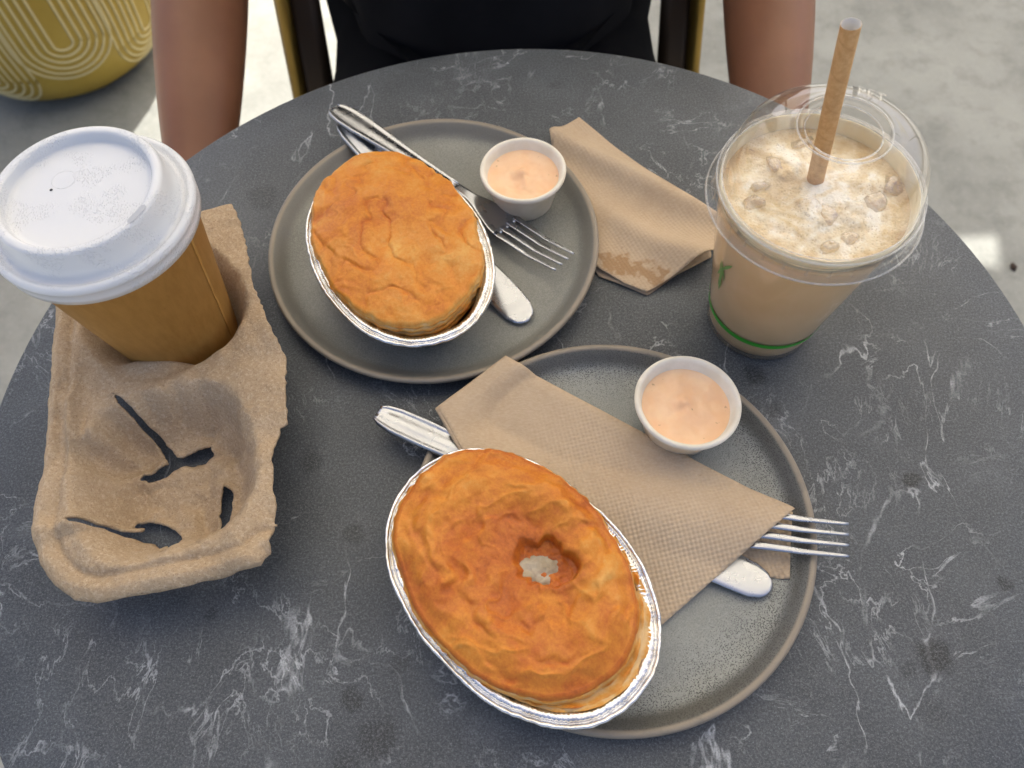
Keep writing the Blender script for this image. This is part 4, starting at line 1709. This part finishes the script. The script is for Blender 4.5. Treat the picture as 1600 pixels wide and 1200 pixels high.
eL = un((314, -75), y=.70)
wL = un((311, 300), y=.475)
eR = un((1199, -75), y=.70)
wR = un((1206, 255), y=.475)
person = thing('person', 'person in a black T-shirt sitting behind the table with arms lowered', 'person', (0, .80, -TZ))
ND, ED = [], []


def add(p, r, link=None):
    ND.append(((p[0], p[1] - .80, p[2] + TZ), r))
    if link is not None:
        ED.append((link, len(ND) - 1))
    return len(ND) - 1


pel = add((0, .82, -.17), (.13, .10))
sp1 = add((0, .80, -.04), (.115, .085), pel)
sp2 = add((0, .81, .12), (.125, .09), sp1)
sp3 = add((0, .83, .25), (.12, .08), sp2)
nk = add((0, .83, .33), .052, sp3)
hd0 = add((0, .80, .40), (.062, .070), nk)
hd1 = add((0, .79, .47), (.074, .090), hd0)
hd2 = add((0, .80, .54), (.070, .085), hd1)
hd3 = add((0, .81, .575), (.045, .055), hd2)
nose = add((0, .695, .45), .010, hd1)
for s2, el, wr in ((-1, eL, wL), (1, eR, wR)):
    sh = add((s2 * .175, .82, .235), .055, sp3)
    ua = add((s2 * .225, .78, .11), .048, sh)
    e1 = add((el[0], el[1], el[2]), .0465, ua)
    m1 = el * .70 + wr * .30
    fa = add(m1, .0450, e1)
    m2 = el * .35 + wr * .65
    fb = add(m2, .0385, fa)
    w1 = add(wr, .027, fb)
    dd = (wr - el) / np.linalg.norm(wr - el)
    palm = add(wr + dd * .045, (.018, .036), w1)
    kn = add(wr + dd * .075 + np.array([0, 0, -.004]), (.015, .036), palm)
    for k in range(4):
        off = np.array([s2 * (-.027 + .018 * k), 0, 0])
        f0 = add(wr + dd * .092 + off, .0085, kn)
        f1 = add(wr + dd * (.118 + .006 * (k in (1, 2))) + off + np.array([0, -.004, -.010]), .0080, f0)
        add(wr + dd * (.135 + .008 * (k in (1, 2))) + off + np.array([0, -.004, -.030]), .0070, f1)
    t0 = add(wr + dd * .040 + np.array([-s2 * .042, 0, -.004]), .010, palm)
    add(wr + dd * .072 + np.array([-s2 * .056, 0, -.012]), .0085, t0)
    hip = add((s2 * .085, .76, -.215), .078, pel)
    th1 = add((s2 * .12, .60, -.225), .072, hip)
    kn1 = add((s2 * .15, .40, -.235), .056, th1)
    cf = add((s2 * .15, .43, -.42), .048, kn1)
    ank = add((s2 * .15, .46, -.655), .034, cf)
    add((s2 * .155, .35, -.705), (.034, .030), ank)
body = skin_mesh('body', ND, ED, MT['skin'], person, 0)
# shirt: a loose tube round the trunk with short sleeves
sh_rows = [(.78, -.185, .150, .125), (.775, -.13, .149, .128), (.772, -.085, .1430, .128), (.772, -.03, .1400, .126), (.78, .05, .142, .122), (.80, .13, .150, .118), (.815, .21, .158, .108), (.82, .26, .140, .095), (.825, .30, .075, .07), (.83, .325, .062, .06)]
V, F = [], []
seg = 72
for i, (cy, z, rx, ry) in enumerate(sh_rows):
    for k in range(seg):
        a = 2 * math.pi * k / seg
        n_ = fbm(math.cos(a) * 2.2, math.sin(a) * 2.2, z * 9, 3)
        f_ = 1 + .045 * n_ * (1 if z < .2 else .3)
        # a loose fold sticking out low on the person's left side
        if z < .0 and z > -.15:
            f_ += .05 * math.exp(-((a - R(330)) / .25) ** 2) * math.exp(-((z + .06) / .05) ** 2)
        p = (rx * f_ * abs(math.cos(a)) ** .85 * (1 if math.cos(a) > 0 else -1), cy - .80 + ry * f_ * math.sin(a), z + TZ)
        V.append(p)
for i in range(len(sh_rows) - 1):
    for k in range(seg):
        k2 = (k + 1) % seg
        F.append((i * seg + k, i * seg + k2, (i + 1) * seg + k2, (i + 1) * seg + k))
shirt = obj('t_shirt', V, F, MT['black'], person)
solidify(shirt, .003, 1)
shirt.modifiers.new('subd', 'SUBSURF').render_levels = 1
for s2 in (-1, 1):
    V, F = tube([(s2 * .12, .02, .245 + TZ), (s2 * .185, .015, .215 + TZ), (s2 * .222, -.015, .12 + TZ), (s2 * .238, -.035, .07 + TZ)], [.085, .078, .068, .066], 24, False)
    obj('sleeve', V, F, MT['black'], person)
# trousers
ND2, ED2 = [], []
tr = [((0, .02, -.165 + TZ), (.150, .118))]
ed = []
for s2 in (-1, 1):
    b0 = len(tr)
    tr += [((s2 * .085, -.04, -.215 + TZ), .092), ((s2 * .12, -.20, -.225 + TZ), .085), ((s2 * .15, -.40, -.235 + TZ), .070), ((s2 * .15, -.37, -.42 + TZ), .062), ((s2 * .15, -.345, -.62 + TZ), .055)]
    ed += [(0, b0), (b0, b0 + 1), (b0 + 1, b0 + 2), (b0 + 2, b0 + 3), (b0 + 3, b0 + 4)]
skin_mesh('trousers', tr, ed, MT['darktrouser'], person, 0)
for s2 in (-1, 1):
    V, F = loft([(x, 0, z, w, h, 0) for x, z, w, h in [(0, .035, .032, .034), (.03, .04, .038, .039), (.09, .036, .042, .035), (.16, .028, .046, .027), (.22, .022, .042, .021), (.25, .016, .028, .015), (.258, .012, .012, .010)]], 16)
    o = obj('shoe', V, F, MT['darktrouser'], person, (s2 * .15, -.30, 0), R(-90))
# hair cap
V, F = [], []
for i in range(13):
    ph = math.pi * .5 * (1 - i / 12 * 1.25)
    for k in range(32):
        a = 2 * math.pi * k / 32
        V.append((.084 * math.cos(ph) * math.cos(a), .012 + .100 * math.cos(ph) * math.sin(a), .505 + TZ + .100 * math.sin(ph) + (0.05 * math.sin(a - math.pi) * (i / 12) if math.sin(a) < 0 else 0)))
for i in range(12):
    for k in range(32):
        F.append((i * 32 + k, i * 32 + (k + 1) % 32, (i + 1) * 32 + (k + 1) % 32, (i + 1) * 32 + k))
obj('hair', V, F, MT['hair'], person)
for s2 in (-1, 1):
    V, F = lathe([(0, -.011), (.008, -.008), (.0115, 0), (.008, .008), (0, .011)], 16)
    obj('eye', V, F, MT['strawin'], person, (s2 * .031, -.098, .475 + TZ))
    V, F = lathe([(0, -.030), (.012, -.022), (.017, 0), (.014, .02), (0, .028)], 16)
    o = obj('ear', V, F, MT['skin'], person, (s2 * .078, .0, .465 + TZ))
    o.scale = (.45, 1, 1)

# small dry leaf on the paving
lp_ = un((1582, 418), -TZ)
V = [(0, -.010, .001), (.006, -.002, .004), (.003, .010, .002), (-.005, .004, .005), (-.006, -.004, .002)]
lf = obj('dry_leaf', V, [(0, 1, 2, 3, 4)], MT['soil'], None, (lp_[0], lp_[1], .0))
solidify(lf, .0008, 1)
tag(lf, 'small brown dry leaf lying on the concrete beyond the table', 'leaf')
